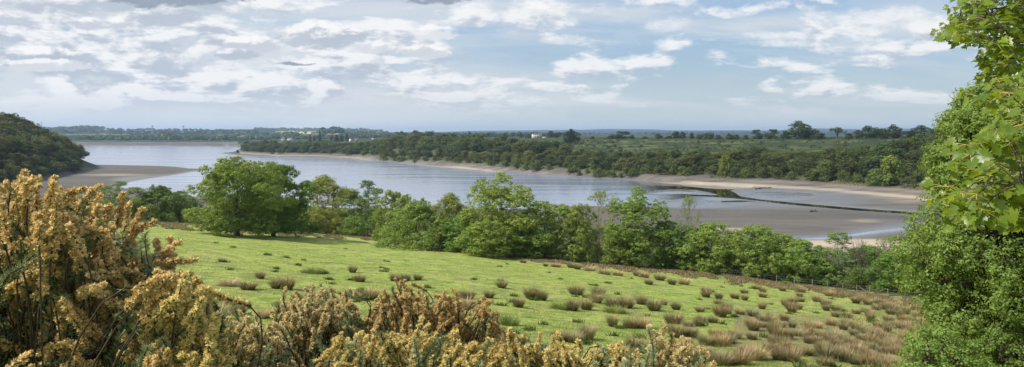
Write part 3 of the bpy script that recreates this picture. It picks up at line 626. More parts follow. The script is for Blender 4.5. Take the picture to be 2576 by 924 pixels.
# distinctive light bushes on the far shore
for X, Yt, Yb, Wp, tint, lab in [(1825, 392, 430, 42, (2.3, 2.0, 1.2), 'bright yellow green round tree standing out of the dark far wood'), (2240, 395, 448, 72, (2.6, 2.5, 1.3), 'bright light green domed tree near the right end of the far shore'), (2215, 425, 466, 90, (1.7, 1.8, 1.2), 'light green spreading bush at the right end of the far beach'), (2075, 405, 446, 70, (1.6, 1.6, 1.0), 'mid green rounded bush at the edge of the far beach'), (1870, 425, 447, 60, (1.2, 1.4, .9), 'dark rounded bush jutting onto the far beach')]:
    u = float(U(X)); y = float(np.interp(u, CU, CO[:, 2])) - 1; z = h1(u * y, y); H = -float(V(Yt)) * y - z; pr, (ph, pw) = FP[3]; W = Wp / F * y
    use_proto(pr, (u * y, y, z - .2), rng.uniform(0, 6), (W / pw, W / pw, H / ph), lab, 'bush', None, color=(*tint, 1), name='shore_bush')
# left hill
cnt = 0
for al in np.arange(-30, 330, 8.6):
    for dd in np.arange(1, 150, 9.6):
        a = al + rng.uniform(-3, 3) + (4 if int(dd / 9.6) % 2 else 0); d = dd + rng.uniform(-3, 3); x = -280 + a * -.316 + d * -.949; y = 405 + a * .949 + d * -.316
        u = x / y
        if u < -.76 or y < 300 or d < 0 or a > 268 - d * .2: continue
        z = h1(x, y)
        if z < -29.75 or float(sdf(np.array([x]), np.array([y]))[0]) < 2: continue
        if d > 110 and rng.uniform() < .3: continue
        if u * F + CX > 208 - (6 if d > 20 else 0): continue
        H = rng.uniform(8, 12.5) * (.75 if d < 12 else 1); pr, (ph, pw) = FP[int(rng.integers(0, 5))]; W = H * rng.uniform(1.15, 1.5); g = rng.uniform(.85, 1.6); r = rng.uniform(.9, 1.35)
        zn = 'foot of' if d < 20 else ('middle slope of' if d < 70 else 'upper slope of'); col = 'dark' if g < 1.15 else ('mid green' if g < 1.4 else 'olive green')
        sd = 'towards the water end' if a > 150 else 'towards the picture edge'
        use_proto(pr, (x, y, z - .3), rng.uniform(0, 6.28), (W / pw, W / pw, H / ph), f'{col} tree on the {zn} the left wooded hill {sd}', 'tree', 'trees covering the hill on the left', color=(g * r, g, g * .85, 1), name='hill_tree'); cnt += 1
print('bank', nb, 'hill', cnt)
# ---- heath: hedge and skyline trees
B = Batch(); hp = []
for X in np.arange(1372, 2300, 2.0):
    u = float(U(X)); y = float(np.interp(u, CU, CO[:, 6])) + 4; x = u * y; hp.append((x, y))
hp = np.array(hp); hz = Hgt(hp[:, 0], hp[:, 1]); n = len(hp)
rep = np.repeat(np.arange(n), 26); hh = (1.6 + .8 * np.sin(np.arange(n) * .31) * np.sin(np.arange(n) * .07 + 1) + rng.uniform(-.3, .5, n))[rep]
P = np.stack([hp[rep, 0] + rng.uniform(-.6, .6, len(rep)), hp[rep, 1] + rng.uniform(-.8, .8, len(rep)), hz[rep] + rng.uniform(0, 1, len(rep)) ** .7 * hh], 1)
B.add(LEAF_V, LEAF_F, P, unit(rdir(len(rep)) + np.array([0, -.3, .5])), .5 * rng.uniform(.6, 1.2, len(rep))); hd_o = thing('hedge', 'long low dark hedge along the top of the heath field', 'hedge'); B.build('foliage', M['far_leaf'], hd_o)
sky_trees = [
 (1437, 327, 366, 48, 0, (.42, .62, .55), 'large dark round tree standing alone on the left of the heath', -150), (1490, 343, 351, 16, 3, (1, 1, 1), 'small tree on the heath hedge right of the lone dark tree', 4), (1560, 331, 352, 54, 2, (.75, .85, .7), 'wide dark tree on the hedge left of centre of the heath', 2), (1590, 340, 352, 16, 0, (.8, .9, .9), 'small round tree touching the wide dark tree', 2),
 (1535, 342, 351, 26, 3, (1, 1, .9), 'low bush left of the wide dark tree on the hedge', 2), (1622, 343, 351, 20, 6, (1, 1, 1), 'low bush in the thin part of the hedge', 3), (1655, 337, 351, 22, 0, (.8, .8, .9), 'first small round tree of the hedge gap row', 3), (1682, 342, 351, 24, 3, (.9, .9, .9), 'squat tree beside the first small round hedge tree', 3),
 (1700, 331, 351, 24, 4, (.7, .75, .8), 'upright grey green tree in the hedge centre', 3), (1716, 332, 351, 18, 4, (.75, .8, .85), 'upright tree close to the grey green hedge tree', 3), (1740, 334, 351, 14, 4, (.7, .8, .85), 'thin spiky tree in the hedge centre', 3), (1760, 338, 351, 20, 1, (.8, .9, .8), 'small tree right of the thin spiky tree', 3), (1782, 335, 351, 26, 1, (.85, .95, .8), 'rounded hedge tree before the gap', 3),
 (1806, 340, 351, 22, 3, (.9, 1, .8), 'low rounded hedge tree beyond the rounded one', 3), (1834, 337, 351, 24, 0, (.75, .9, .75), 'compact tree half way between the gap and the big oak', 3), (1852, 339, 351, 20, 3, (.85, .95, .8), 'low tree touching the compact hedge tree', 3), (1876, 340, 351, 18, 3, (.9, 1, .8), 'low bush left of the two flat topped trees', 3),
 (1906, 327, 352, 32, 2, (.7, .85, .7), 'left one of the two flat topped hedge trees', 3), (1940, 326, 352, 38, 2, (.7, .85, .7), 'right one of the two flat topped hedge trees', 3), (2007, 307, 353, 72, 0, (.8, .98, .75), 'largest spreading oak on the skyline of the heath', 0), (1976, 330, 353, 28, 3, (.8, .95, .75), 'bush under the left side of the largest skyline oak', 0), (2040, 326, 353, 40, 1, (.8, .95, .8), 'tree just behind the right side of the largest skyline oak', 8),
 (2062, 335, 353, 44, 3, (.8, .95, .8), 'round bush between the largest oak and the umbrella tree', 0), (2135, 336, 353, 30, 3, (.8, .8, .8), 'dull reddish bush right of the umbrella tree', 0), (2158, 328, 354, 30, 0, (.75, .9, .75), 'tree at the start of the clump right of the umbrella tree', 0), (2183, 318, 355, 52, 0, (.65, .82, .65), 'dark domed tree in the clump right of the umbrella tree', 0),
 (2218, 322, 355, 44, 1, (.7, .88, .7), 'tree filling the dip in the right skyline clump', 0), (2246, 315, 356, 42, 0, (.62, .78, .68), 'highest tree of the right skyline clump', 0), (2285, 330, 358, 40, 2, (.9, 1.0, .85), 'grey green tree before the last skyline dome', 0), (2315, 317, 360, 58, 0, (.65, .8, .65), 'last dark dome of the right skyline', 0), (2350, 325, 365, 50, 3, (1., 1.2, .9), 'light green tree below the last skyline dome', -60), (2395, 318, 375, 56, 4, (1.3, 1.4, 1.2), 'pale green tall tree beside the big right tree', -90), (2360, 360, 400, 70, 3, (1.5, 1.7, 1.), 'light green tree on the right bank slope', -150)]
for X, Yt, Yb, Wp, k, tint, lab, off in sky_trees:
    u = float(U(X)); y = float(np.interp(u, CU, CO[:, 6])) + off; z = h1(u * y, y); H = -float(V(Yt)) * y - z; pr, (ph, pw) = FP[k]; W = Wp / F * y
    use_proto(pr, (u * y, y, z - .2), rng.uniform(0, 6), (W / pw, W / pw, H / ph), lab, 'tree', 'trees along the heath skyline', color=(*tint, 1), name='heath_tree')
# umbrella tree with a visible trunk
um = tree_proto('umbrella_tree', 11, 17, 6.5, 'dome', 30, (1.3, 2.0), leaf=.5, nsub=4, nleaf=12, rsub=.7, mat='far_leaf', trunk_r=.5)
u = float(U(2105)); y = float(np.interp(u, CU, CO[:, 6])) + 0; z = h1(u * y, y); s = (-float(V(321)) * y - z) / 11
use_proto(um, (u * y, y, z), 1., (s, s, s), 'flat umbrella shaped tree with sky showing under its crown', 'tree', None, color=(.85, 1, .8, 1))
# skyline and middle distance beyond the peninsula
cf = conifer_proto('conifer_tree', 16, 8)
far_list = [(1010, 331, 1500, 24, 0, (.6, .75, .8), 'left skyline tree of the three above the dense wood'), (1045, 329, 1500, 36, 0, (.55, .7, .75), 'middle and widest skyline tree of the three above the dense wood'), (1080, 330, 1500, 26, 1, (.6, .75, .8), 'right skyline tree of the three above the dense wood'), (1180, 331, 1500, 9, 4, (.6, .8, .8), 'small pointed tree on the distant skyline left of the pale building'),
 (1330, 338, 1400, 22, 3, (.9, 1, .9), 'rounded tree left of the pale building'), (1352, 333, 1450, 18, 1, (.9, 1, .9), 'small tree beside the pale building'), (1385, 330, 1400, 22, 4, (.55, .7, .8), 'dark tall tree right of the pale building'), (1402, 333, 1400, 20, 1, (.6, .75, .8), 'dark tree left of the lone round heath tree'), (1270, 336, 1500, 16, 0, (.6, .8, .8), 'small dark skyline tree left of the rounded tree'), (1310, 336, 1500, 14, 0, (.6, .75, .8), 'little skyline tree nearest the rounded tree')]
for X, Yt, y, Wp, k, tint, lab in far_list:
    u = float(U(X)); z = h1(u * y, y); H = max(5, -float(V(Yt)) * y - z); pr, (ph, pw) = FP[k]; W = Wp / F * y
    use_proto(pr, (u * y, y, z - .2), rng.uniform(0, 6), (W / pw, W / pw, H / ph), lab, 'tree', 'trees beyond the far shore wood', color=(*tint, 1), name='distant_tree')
for X, Yt, y, Wp, lab in [(779, 338, 1500, 13, 'dark conifer, left one of the close pair behind the peninsula'), (790, 341, 1500, 12, 'dark conifer, right one of the close pair behind the peninsula'), (804, 331, 1650, 14, 'dark pointed conifer at the end of the distant pine wood'), (833, 342, 1550, 10, 'thin dark conifer left of the broad one'), (846, 338, 1550, 18, 'broad dark conifer behind the peninsula'), (858, 340, 1550, 16, 'dark conifer touching the broad one'), (872, 331, 1600, 13, 'tall lone conifer beside the white gabled house')]:
    u = float(U(X)); z = h1(u * y, y); H = -float(V(Yt)) * y - z; W = Wp / F * y
    use_proto(cf, (u * y, y, z - .2), rng.uniform(0, 6), (W / 8, W / 8, H / 16), lab, 'conifer', 'dark conifers behind the peninsula', color=(1, 1, 1, 1))
# far woods that read as masses
def woods(name, label, specs, leaf, mat='far_leaf', tint=(1, 1, 1)):
    B = Batch()
    for X0, X1, y0, y1, n, h0, h1_ in specs:
        Xs = rng.uniform(X0, X1, n); y = rng.uniform(y0, y1, n); x = U(Xs) * y; z = Hgt(x, y); H = rng.uniform(h0, h1_, n) * (1 + .25 * np.sin(Xs * .09 + y * .01)); W = H * rng.uniform(.9, 1.7, n) * .55
        k = 46; j = np.repeat(np.arange(n), k); d = rdir(len(j)); d[:, 2] = np.abs(d[:, 2]) * 1.1 - .15; d = unit(d)
        P = np.stack([x[j] + d[:, 0] * W[j] * rng.uniform(.7, 1.05, len(j)), y[j] + d[:, 1] * W[j], z[j] + H[j] * .45 + d[:, 2] * H[j] * .5], 1)
        B.add(LEAF_V, LEAF_F, P, unit(d + rng.normal(size=d.shape) * .35), leaf * H[j] / 11 * rng.uniform(.7, 1.3, len(j)))
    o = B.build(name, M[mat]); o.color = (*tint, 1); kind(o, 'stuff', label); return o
woods('woodland_beyond_dam', 'dark belt of trees behind the dam', [(100, 620, 1930, 2120, 230, 9, 14), (560, 900, 1900, 2100, 90, 7, 12), (395, 470, 2000, 2100, 40, 14, 18)], 4.6, tint=(.8, .95, .95))
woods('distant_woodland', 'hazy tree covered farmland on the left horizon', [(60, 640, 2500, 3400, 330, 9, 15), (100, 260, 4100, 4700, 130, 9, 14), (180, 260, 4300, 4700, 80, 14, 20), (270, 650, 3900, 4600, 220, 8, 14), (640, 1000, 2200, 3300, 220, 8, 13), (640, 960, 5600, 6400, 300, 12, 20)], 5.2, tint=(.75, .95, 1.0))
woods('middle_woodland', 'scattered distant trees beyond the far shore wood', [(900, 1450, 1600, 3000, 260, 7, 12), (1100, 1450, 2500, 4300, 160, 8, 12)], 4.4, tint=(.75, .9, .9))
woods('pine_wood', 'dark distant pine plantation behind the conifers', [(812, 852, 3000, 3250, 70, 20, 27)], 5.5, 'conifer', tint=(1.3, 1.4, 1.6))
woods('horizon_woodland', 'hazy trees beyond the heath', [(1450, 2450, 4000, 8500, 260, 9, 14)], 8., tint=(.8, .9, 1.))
woods('heath_scrub', 'low dark scrub dotted over the heath field', [(1400, 1560, 600, 860, 90, 1.2, 2.6), (1560, 2250, 560, 790, 240, 1.0, 2.2)], 5.5, tint=(.8, .85, .7))
# ---- buildings
def house(X, y, wpx, lab, wall='white', rot=.3, hh=4.6, group='houses among the distant trees'):
    u = float(U(X)); x = u * y; z = h1(x, y) + (.5 if y < 3000 else 1.5); L = wpx / F * y; D = L * .55; root = thing('house', lab, 'house', (x, y, z), rot, group)
    B = Batch(); B.box((0, 0, hh / 2 - 1), (L, D, hh + 2)); v = [(-L / 2, -D / 2, hh), (-L / 2, D / 2, hh), (-L / 2, 0, hh + D * .42), (L / 2, -D / 2, hh), (L / 2, D / 2, hh), (L / 2, 0, hh + D * .42)]
    B.raw(v, [[0, 1, 2], [3, 5, 4]]); B.build('wall', M[wall], root)
    R = Batch(); e = .35; hr = hh + D * .42 + .12
    for s in (-1, 1): R.raw([(-L / 2 - e, s * (D / 2 + e), hh - .25), (L / 2 + e, s * (D / 2 + e), hh - .25), (L / 2 + e, 0, hr), (-L / 2 - e, 0, hr)], [[0, 1, 2, 3]])
    ro = R.build('roof', M['slate'], root); K = Batch(); K.box((L * .3, 0, hr + .4), (.9, .7, 1.6)); K.build('chimney', M['brick'], ro)
    for k in (-.3, 0, .3):
        Wn = Batch(); Wn.box((k * L, -D / 2 - .03, hh * .62), (1.3, .08, 1.3)); Wn.build('window', M['window'], root)
    return root
house(729, 1850, 12, 'long white bungalow behind the trees of the peninsula', hh=3.6, rot=.25); house(712, 1900, 9, 'low grey white building left of the long bungalow', rot=-.1, hh=3.2); house(882, 1480, 8, 'small white gabled house beside the lone conifer', rot=1.2); house(897, 1500, 8, 'brick house right of the small white gabled house', 'brick')
house(583, 3050, 9, 'white house highest in the distant hillside village', rot=.2, hh=7); house(598, 3100, 8, 'white house at the right of the distant hillside village', rot=-.4, hh=6.5); house(573, 2950, 9, 'brick house at the left of the distant hillside village', 'brick', .5, 7); house(590, 2850, 10, 'brick house lowest in the distant hillside village', 'brick', -.2, 6); house(609, 3200, 9, 'low brick house off to the right of the village', 'brick', .1, 6); house(940, 1750, 10, 'grey roofed house half hidden above the dense wood', 'white', .4)
# pale ruined farm range
u = float(U(1350)); y = 1250.; x = u * y; z = h1(x, y); M['pale_stone'] = plain('pale_stone', (.42, .39, .33), (.58, .54, .47), .5)
root = thing('farm_building', 'pale stone farm building on the skyline above the far wood', 'building', (x, y, z), .5); B = Batch(); B.box((0, 0, 2.6), (17, 6, 7.2)); B.raw([(-8.5, -3, 6.2), (-8.5, 3, 6.2), (-8.5, 0, 8.6), (8.5, -3, 6.2), (8.5, 3, 6.2), (8.5, 0, 8.6)], [[0, 1, 2], [3, 5, 4]])
B.box((13, -1, .8), (9, 5, 3.6)); B.build('wall', M['pale_stone'], root); R = Batch()
for s in (-1, 1): R.raw([(-8.9, s * 3.4, 6.0), (8.9, s * 3.4, 6.0), (8.9, 0, 8.75), (-8.9, 0, 8.75)], [[0, 1, 2, 3]])
R.build('roof', M['slate'], root)
for k in (-5, 0, 5): Wn = Batch(); Wn.box((k, -3.03, 3.4), (1.4, .08, 1.5)); Wn.build('window', M['window'], root)
# towers and mast on the horizon
for X, y, hpx, lab in [(383, 4200, 16, 'tiny water tower on the left horizon, the left one of two'), (461, 4200, 18, 'tiny water tower on the left horizon, the right one of two')]:
    u = float(U(X)); x = u * y; z = h1(x, y); top = -float(V(316)) * y; Ht = top - z; root = thing('water_tower', lab, 'water tower', (x, y, z), 0, 'water towers on the horizon'); B = Batch()
    for a in range(6): B.tube([(3.4 * math.cos(a * 1.047), 3.4 * math.sin(a * 1.047), -3), (3. * math.cos(a * 1.047), 3. * math.sin(a * 1.047), Ht - 7)], .5, .45, 5)
    B.build('leg', M['steel'], root); K = Batch(); K.tube([(0, 0, Ht - 7.2), (0, 0, Ht - 6), (0, 0, Ht - .8), (0, 0, Ht)], 0, np.array([3.2, 5, 5.2, .5]), 14); K.build('tank', M['steel'], root)
u = float(U(104)); y = 2600.; x = u * y; z = h1(x, y); Ht = -float(V(306)) * y - z; root = thing('lattice_mast', 'thin lattice mast rising beside the wooded hill', 'mast', (x, y, z)); B = Batch()
for sx in (-1, 1):
    for sy in (-1, 1): B.tube([(sx * 1.5, sy * 1.5, -2), (sx * .6, sy * .6, Ht)], .3, .22, 4)
for k in range(12): t0, t1 = k / 12, (k + 1) / 12; w0, w1 = 1.5 - .9 * t0, 1.5 - .9 * t1; B.tube([(-w0, -w0, t0 * Ht), (w1, -w1, t1 * Ht)], .15, .15, 3); B.tube([(w0, w0, t0 * Ht), (-w1, w1, t1 * Ht)], .15, .15, 3)
B.build('frame', M['steel'], root)
# ---------------------------------------------------------------- rushes
def rush_proto(name, H, Wd, n, mat, lean=.5, bw=.022):
    root = thing(name, 'x', 'rush'); B = Batch(); r = Wd * .28 * np.sqrt(rng.uniform(0, 1, n)); a = rng.uniform(0, 2 * np.pi, n)
    P = np.stack([r * np.cos(a), r * np.sin(a), np.full(n, -.05)], 1); tl = lean * rng.uniform(.1, 1, n); d = np.stack([np.cos(a) * tl + rng.normal(size=n) * .12, np.sin(a) * tl + rng.normal(size=n) * .12, np.ones(n)], 1)
    L = H * rng.uniform(.55, 1.05, n); sc = np.stack([np.full(n, bw) * rng.uniform(.7, 1.3, n), L, L], 1)
    # bend outwards: roll so that local y points away from the clump centre
    A, Bv, D = frames(d, np.zeros(n)); out = np.stack([np.cos(a), np.sin(a), np.zeros(n)], 1); roll = np.arctan2(-(out * A).sum(1), (out * Bv).sum(1))
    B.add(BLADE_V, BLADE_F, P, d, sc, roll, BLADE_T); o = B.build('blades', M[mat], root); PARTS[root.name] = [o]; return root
RP = [rush_proto('rush_clump', .9, .9, 420, 'rush', .55), rush_proto('rush_clump', 1.0, 1.1, 480, 'rush', .6), rush_proto('rush_clump', .85, 1.2, 460, 'rush', .75)]
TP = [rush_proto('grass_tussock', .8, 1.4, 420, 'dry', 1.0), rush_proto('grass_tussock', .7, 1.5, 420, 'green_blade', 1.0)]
RD = (.92, 1.25)
rush = [(558, 660, 24, 17, 'r'), (435, 648, 32, 18, 'r'), (655, 702, 36, 27, 'r'), (625, 729, 66, 32, 'r'), (575, 720, 60, 20, 'd'), (694, 727, 44, 40, 'r'), (722, 729, 48, 46, 'r'), (790, 688, 70, 20, 'g'), (887, 686, 32, 28, 'r'), (905, 709, 40, 30, 'r'), (994, 708, 36, 30, 'r'), (1020, 706, 36, 30, 'r'), (1051, 705, 34, 24, 'r'),
 (600, 792, 56, 44, 'r'), (545, 805, 80, 60, 'd'), (485, 722, 42, 38, 'r'), (505, 760, 60, 44, 'd'), (700, 802, 52, 42, 'r'), (660, 800, 44, 30, 'd'), (930, 752, 64, 34, 'r'), (885, 756, 44, 24, 'r'), (780, 737, 32, 22, 'r'), (1262, 725, 36, 26, 'r'), (1175, 752, 52, 34, 'r'), (1230, 750, 42, 26, 'r'), (1170, 778, 62, 38, 'd'), (1305, 774, 36, 34, 'r'),
 (1334, 752, 46, 40, 'r'), (1362, 756, 46, 36, 'r'), (1280, 818, 60, 38, 'g'), (1410, 778, 62, 26, 'g'), (1450, 742, 52, 40, 'r'), (1440, 782, 52, 40, 'r'), (1475, 780, 52, 40, 'r'), (1505, 742, 46, 30, 'r'), (1500, 762, 52, 36, 'r'), (1540, 772, 50, 40, 'r'), (1575, 775, 50, 38, 'r'), (1612, 766, 44, 32, 'r'), (1545, 788, 66, 26, 'g'), (1540, 822, 36, 38, 'r'),
 (1645, 782, 48, 38, 'r'), (1700, 780, 36, 30, 'r'), (1670, 768, 26, 22, 'r'), (1585, 826, 44, 40, 'r'), (1615, 826, 50, 38, 'd'), (1695, 814, 60, 42, 'r'), (1700, 848, 54, 42, 'r'), (1735, 848, 54, 40, 'r'), (1405, 858, 56, 38, 'r'), (1440, 860, 56, 36, 'd'), (1475, 854, 58, 48, 'r'), (1595, 880, 60, 40, 'r'), (1560, 900, 60, 40, 'd'), (1650, 890, 70, 44, 'd'),
 (1316, 662, 22, 12, 'r'), (1372, 670, 20, 12, 'r'), (1398, 672, 30, 14, 'd'), (1436, 674, 30, 18, 'r'), (1452, 678, 26, 16, 'r'), (1484, 682, 40, 16, 'd'), (1520, 690, 40, 18, 'd'), (1555, 694, 34, 16, 'd'), (1600, 694, 24, 18, 'r'), (1620, 698, 34, 18, 'd'), (1660, 706, 36, 22, 'r'), (1690, 716, 34, 22, 'r'), (1632, 716, 34, 20, 'r'), (1720, 716, 36, 22, 'd'),
 (1775, 748, 34, 28, 'r'), (1808, 754, 30, 26, 'r'), (1848, 752, 30, 24, 'r'), (1872, 738, 26, 18, 'r'), (1812, 798, 46, 42, 'r'), (1825, 780, 40, 34, 'r'), (1895, 832, 42, 36, 'r'), (1847, 852, 42, 34, 'r'), (1775, 868, 54, 42, 'r'), (1812, 870, 56, 40, 'd'), (1945, 842, 50, 52, 'r'), (1958, 856, 52, 50, 'r'), (1985, 854, 34, 38, 'r'), (2035, 864, 40, 28, 'r'),
 (1960, 906, 56, 44, 'r'), (1990, 908, 56, 42, 'd'), (2080, 905, 70, 46, 'r'), (2130, 910, 70, 44, 'r'), (1900, 905, 70, 46, 'd'), (1860, 915, 70, 50, 'd'), (1810, 918, 70, 50, 'd'), (1745, 905, 60, 44, 'd'), (1700, 915, 70, 44, 'd'), (2100, 872, 44, 34, 'r')]
hand = len(rush)
def dens(X, Y):
    a = vnoise(np.array([X]), np.array([Y * 2.2]), .035, 4)[0]
    return np.clip((X - 1640) / 600., 0, 1) * .75 + a * .75 + .02
tries = 0; occ = [(r[0], r[1]) for r in rush]
while len(rush) < 250 and tries < 6000:
    tries += 1; X = rng.uniform(1720, 2400); edge = float(np.interp(X, TL[:, 0], TL[:, 1])); Y = rng.uniform(edge + 16, 924)
    if X > 2330 and Y < 800: continue
    if rng.uniform() > dens(X, Y): continue
    if min((X - a) ** 2 / 1. + (Y - b) ** 2 * 4.5 for a, b in occ) < 19 ** 2: continue
    s = .46 + .66 * (Y - 650) / 270; dry = rng.uniform() < .12 + .4 * np.clip((X - 2050) / 250, 0, 1) * (Y > 820)
    rush.append((X, Y, 38 * s * rng.uniform(.8, 1.25), 28 * s * rng.uniform(.75, 1.2), 'd' if dry else 'r')); occ.append((X, Y))
def rushlab(X, Y, k, w):
    kd = {'r': 'brown rush clump', 'd': 'pale straw tussock', 'g': 'grey green grass tussock'}[k]
    sz = 'small' if w < 34 else ('middling' if w < 56 else 'wide')
    edge = float(np.interp(X, TL[:, 0], TL[:, 1])); f = (Y - edge) / 200
    dz = 'near the treeline' if f < .18 else ('high on the slope' if f < .42 else ('midway down the slope' if f < .75 else 'low on the slope'))
    az = ('beside the tall gorse' if X < 800 else 'below the oaks and willows' if X < 1100 else 'in mid meadow' if X < 1500 else 'right of the middle of the meadow' if X < 1800 else 'right side of the meadow' if X < 2050 else 'near the big right tree')
    return ' '.join(f'{sz} {kd} {dz}, {az}'.split()[:16])
for X, Y, w, h, k in rush:
    x, y, z = hit(X, Y); pr = RP[int(rng.integers(0, 3))] if k == 'r' else TP[0 if k == 'd' else 1]
    Wm, Hm = w / F * y, h / F * y; g = rng.uniform(.8, 1.2)
    tint = (g * rng.uniform(.95, 1.15), g, g * rng.uniform(.85, 1.0), 1)
    use_proto(pr, (x, y, z), rng.uniform(0, 6), (Wm / 1.3, Wm / 1.3, Hm / (.95 if k == 'r' else .7)), rushlab(X, Y, k, w), 'rush clump' if k == 'r' else 'tussock', 'rush clumps and tussocks on the meadow', color=tint)
# rough grass and fine blades
def blades(name, label, n, fn, h0, h1_, bw, mat, tint=(1, 1, 1), lean=.5):
    X, Y = fn(n); u = U(X); y0 = 5. / np.maximum(V(Y) + PB * u + PC, .02); x = u * y0; z = near_z(x, y0); n = len(x)
    x = x + rng.normal(size=n) * .3; z = near_z(x, y0); d = np.stack([rng.normal(size=n) * lean, rng.normal(size=n) * lean, np.ones(n)], 1); L = rng.uniform(h0, h1_, n)
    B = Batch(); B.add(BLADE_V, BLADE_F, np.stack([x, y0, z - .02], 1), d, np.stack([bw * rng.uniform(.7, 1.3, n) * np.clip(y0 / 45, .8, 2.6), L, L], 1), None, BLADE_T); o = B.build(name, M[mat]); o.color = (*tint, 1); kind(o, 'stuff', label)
def edge_band(n):
    X = rng.uniform(380, 2300, n); e = np.interp(X, TL[:, 0], TL[:, 1]); wd = np.interp(X, [380, 600, 700, 780, 1000, 1150, 1300, 1500, 2300], [26, 26, 16, 18, 10, 6, 5, 14, 16]); Y = e + (rng.uniform(0, 1, n) ** 1.4 * 1.05 - .1) * wd * (.75 + .5 * vnoise(X, X * 0, .05, 2))
    k = (vnoise(X, Y * 3, .05, 9) > -.25); return X[k], Y[k]
blades('rough_grass', 'strip of rough brown grass along the treeline', 100000, edge_band, .12, .42, .045, 'dry', (.62, .60, .50), .8)
def all_mead(n):
    y = 1 / rng.uniform(1 / 150., 1 / 24., n); u = rng.uniform(-.48, .62, n); Y = HZ - near_z(u * y, y) / y * F; X = u * F + CX
    k = (y < Tline(u)) & (Y < 940) & (vnoise(u * y, y, .5, 5) > rng.uniform(-.9, .5, n)); return X[k], Y[k]
blades('meadow_grass_blades', 'short green meadow grass', 190000, all_mead, .04, .11, .03, 'green_blade', (.95, 1.0, .85), .6)
def weeds(n):
    y = 1 / rng.uniform(1 / 120., 1 / 26., 260); u = rng.uniform(-.40, .55, 260); j = rng.integers(0, 260, n); y = y[j] + rng.normal(size=n) * .16; u = u[j] + rng.normal(size=n) * .16 / y; k = y < Tline(u) - 4
    Y = HZ - near_z(u * y, y) / y * F; return (u * F + CX)[k], Y[k]
def weeds_fixed(n, h0, h1_, bw, col):
    X, Y = weeds(n); u = U(X); o_ = [hit(a, b) for a, b in zip(X[::40], Y[::40])]; P = np.repeat(np.array(o_), 40, 0); P[:, :2] += rng.normal(size=(len(P), 2)) * .14; P[:, 2] = near_z(P[:, 0], P[:, 1]) - .02
    n = len(P); B = Batch(); L = rng.uniform(h0, h1_, n); B.add(BLADE_V, BLADE_F, P, np.stack([rng.normal(size=n) * .5, rng.normal(size=n) * .5, np.ones(n)], 1), np.stack([np.full(n, bw), L, L], 1), None, BLADE_T); o = B.build('meadow_weeds', M['green_blade']); o.color = col; kind(o, 'stuff', 'small darker weeds and longer grass in the meadow')
weeds_fixed(16000, .12, .35, .05, (.55, .62, .5, 1))
def right_dry(n):
    X = rng.uniform(1780, 2420, n); e = np.interp(X, TL[:, 0], TL[:, 1]); Y = e + 8 + rng.uniform(0, 1, n) * (940 - e)
    k = (np.clip((X - 1750) / 600, 0, 1) ** 1.5 * 1.2 + vnoise(X, Y * 2, .03, 4) * .6 > rng.uniform(.6, 1.7, n)); return X[k], Y[k]
blades('dry_grass', 'blond dry grass between the rushes on the right', 40000, right_dry, .15, .6, .022, 'dry', (1, .95, .85), .45)
def shore_grass(n):
    X = rng.uniform(1780, 2380, n); return X
n = 9000; X = rng.uniform(1700, 2400, n); u = U(X); y = np.interp(u, CU, CO[:, 2]) + rng.normal(size=n) * 5 - 3; x = u * y; z = Hgt(x, y); k = vnoise(x, y, .06, 7) > -.2
B = Batch(); B.add(BLADE_V, BLADE_F, np.stack([x, y, z], 1)[k], np.stack([rng.normal(size=n) * .3, rng.normal(size=n) * .3, np.ones(n)], 1)[k], np.stack([np.full(n, .16), rng.uniform(.5, 1.4, n), rng.uniform(.5, 1.4, n)], 1)[k], None, BLADE_T)
o = B.build('shore_grass', M['dry']); o.color = (.75, .85, .7, 1); kind(o, 'stuff', 'pale grass along the top of the far beach')
# ---------------------------------------------------------------- fence
fx = [1742, 1783, 1821, 1868, 1912, 1953, 1998, 2043, 2080, 2120, 2155, 2187, 2232, 2276, 2330]
root = thing('wire_fence', 'post and wire fence along the lower edge of the meadow', 'fence'); tops = []
for X in fx:
    u = float(U(X)); y = float(Tline(u)) + .6; x = u * y; z = h1(x, y); hp_ = rng.uniform(1.0, 1.25); B = Batch(); lx, ly = rng.normal() * .03, rng.normal() * .03
    B.tube([(x, y, z - .3), (x + lx * .5, y + ly * .5, z + hp_ * .5), (x + lx, y + ly, z + hp_ - .03), (x + lx, y + ly, z + hp_)], .05, np.array([.05, .048, .045, .015]), 7); B.build('post', M['post'], root, False); tops.append((x, y, z, hp_))
for f in (.35, .62, .9):
    B = Batch()
    for a, b in zip(tops[:-1], tops[1:]): B.tube(curve((a[0], a[1], a[2] + a[3] * f), (b[0], b[1], b[2] + b[3] * f), (0, 0, -.03), 4), .008, .008, 3)
    B.build('wire', M['steel'], root)
a = tops[10]; B = Batch(); B.tube([(a[0] + .1, a[1] - .05, a[2] + 1.0), (a[0] + 1.5, a[1] - .5, a[2] - .05)], .05, .05, 6); B.build('strut', M['post'], root)
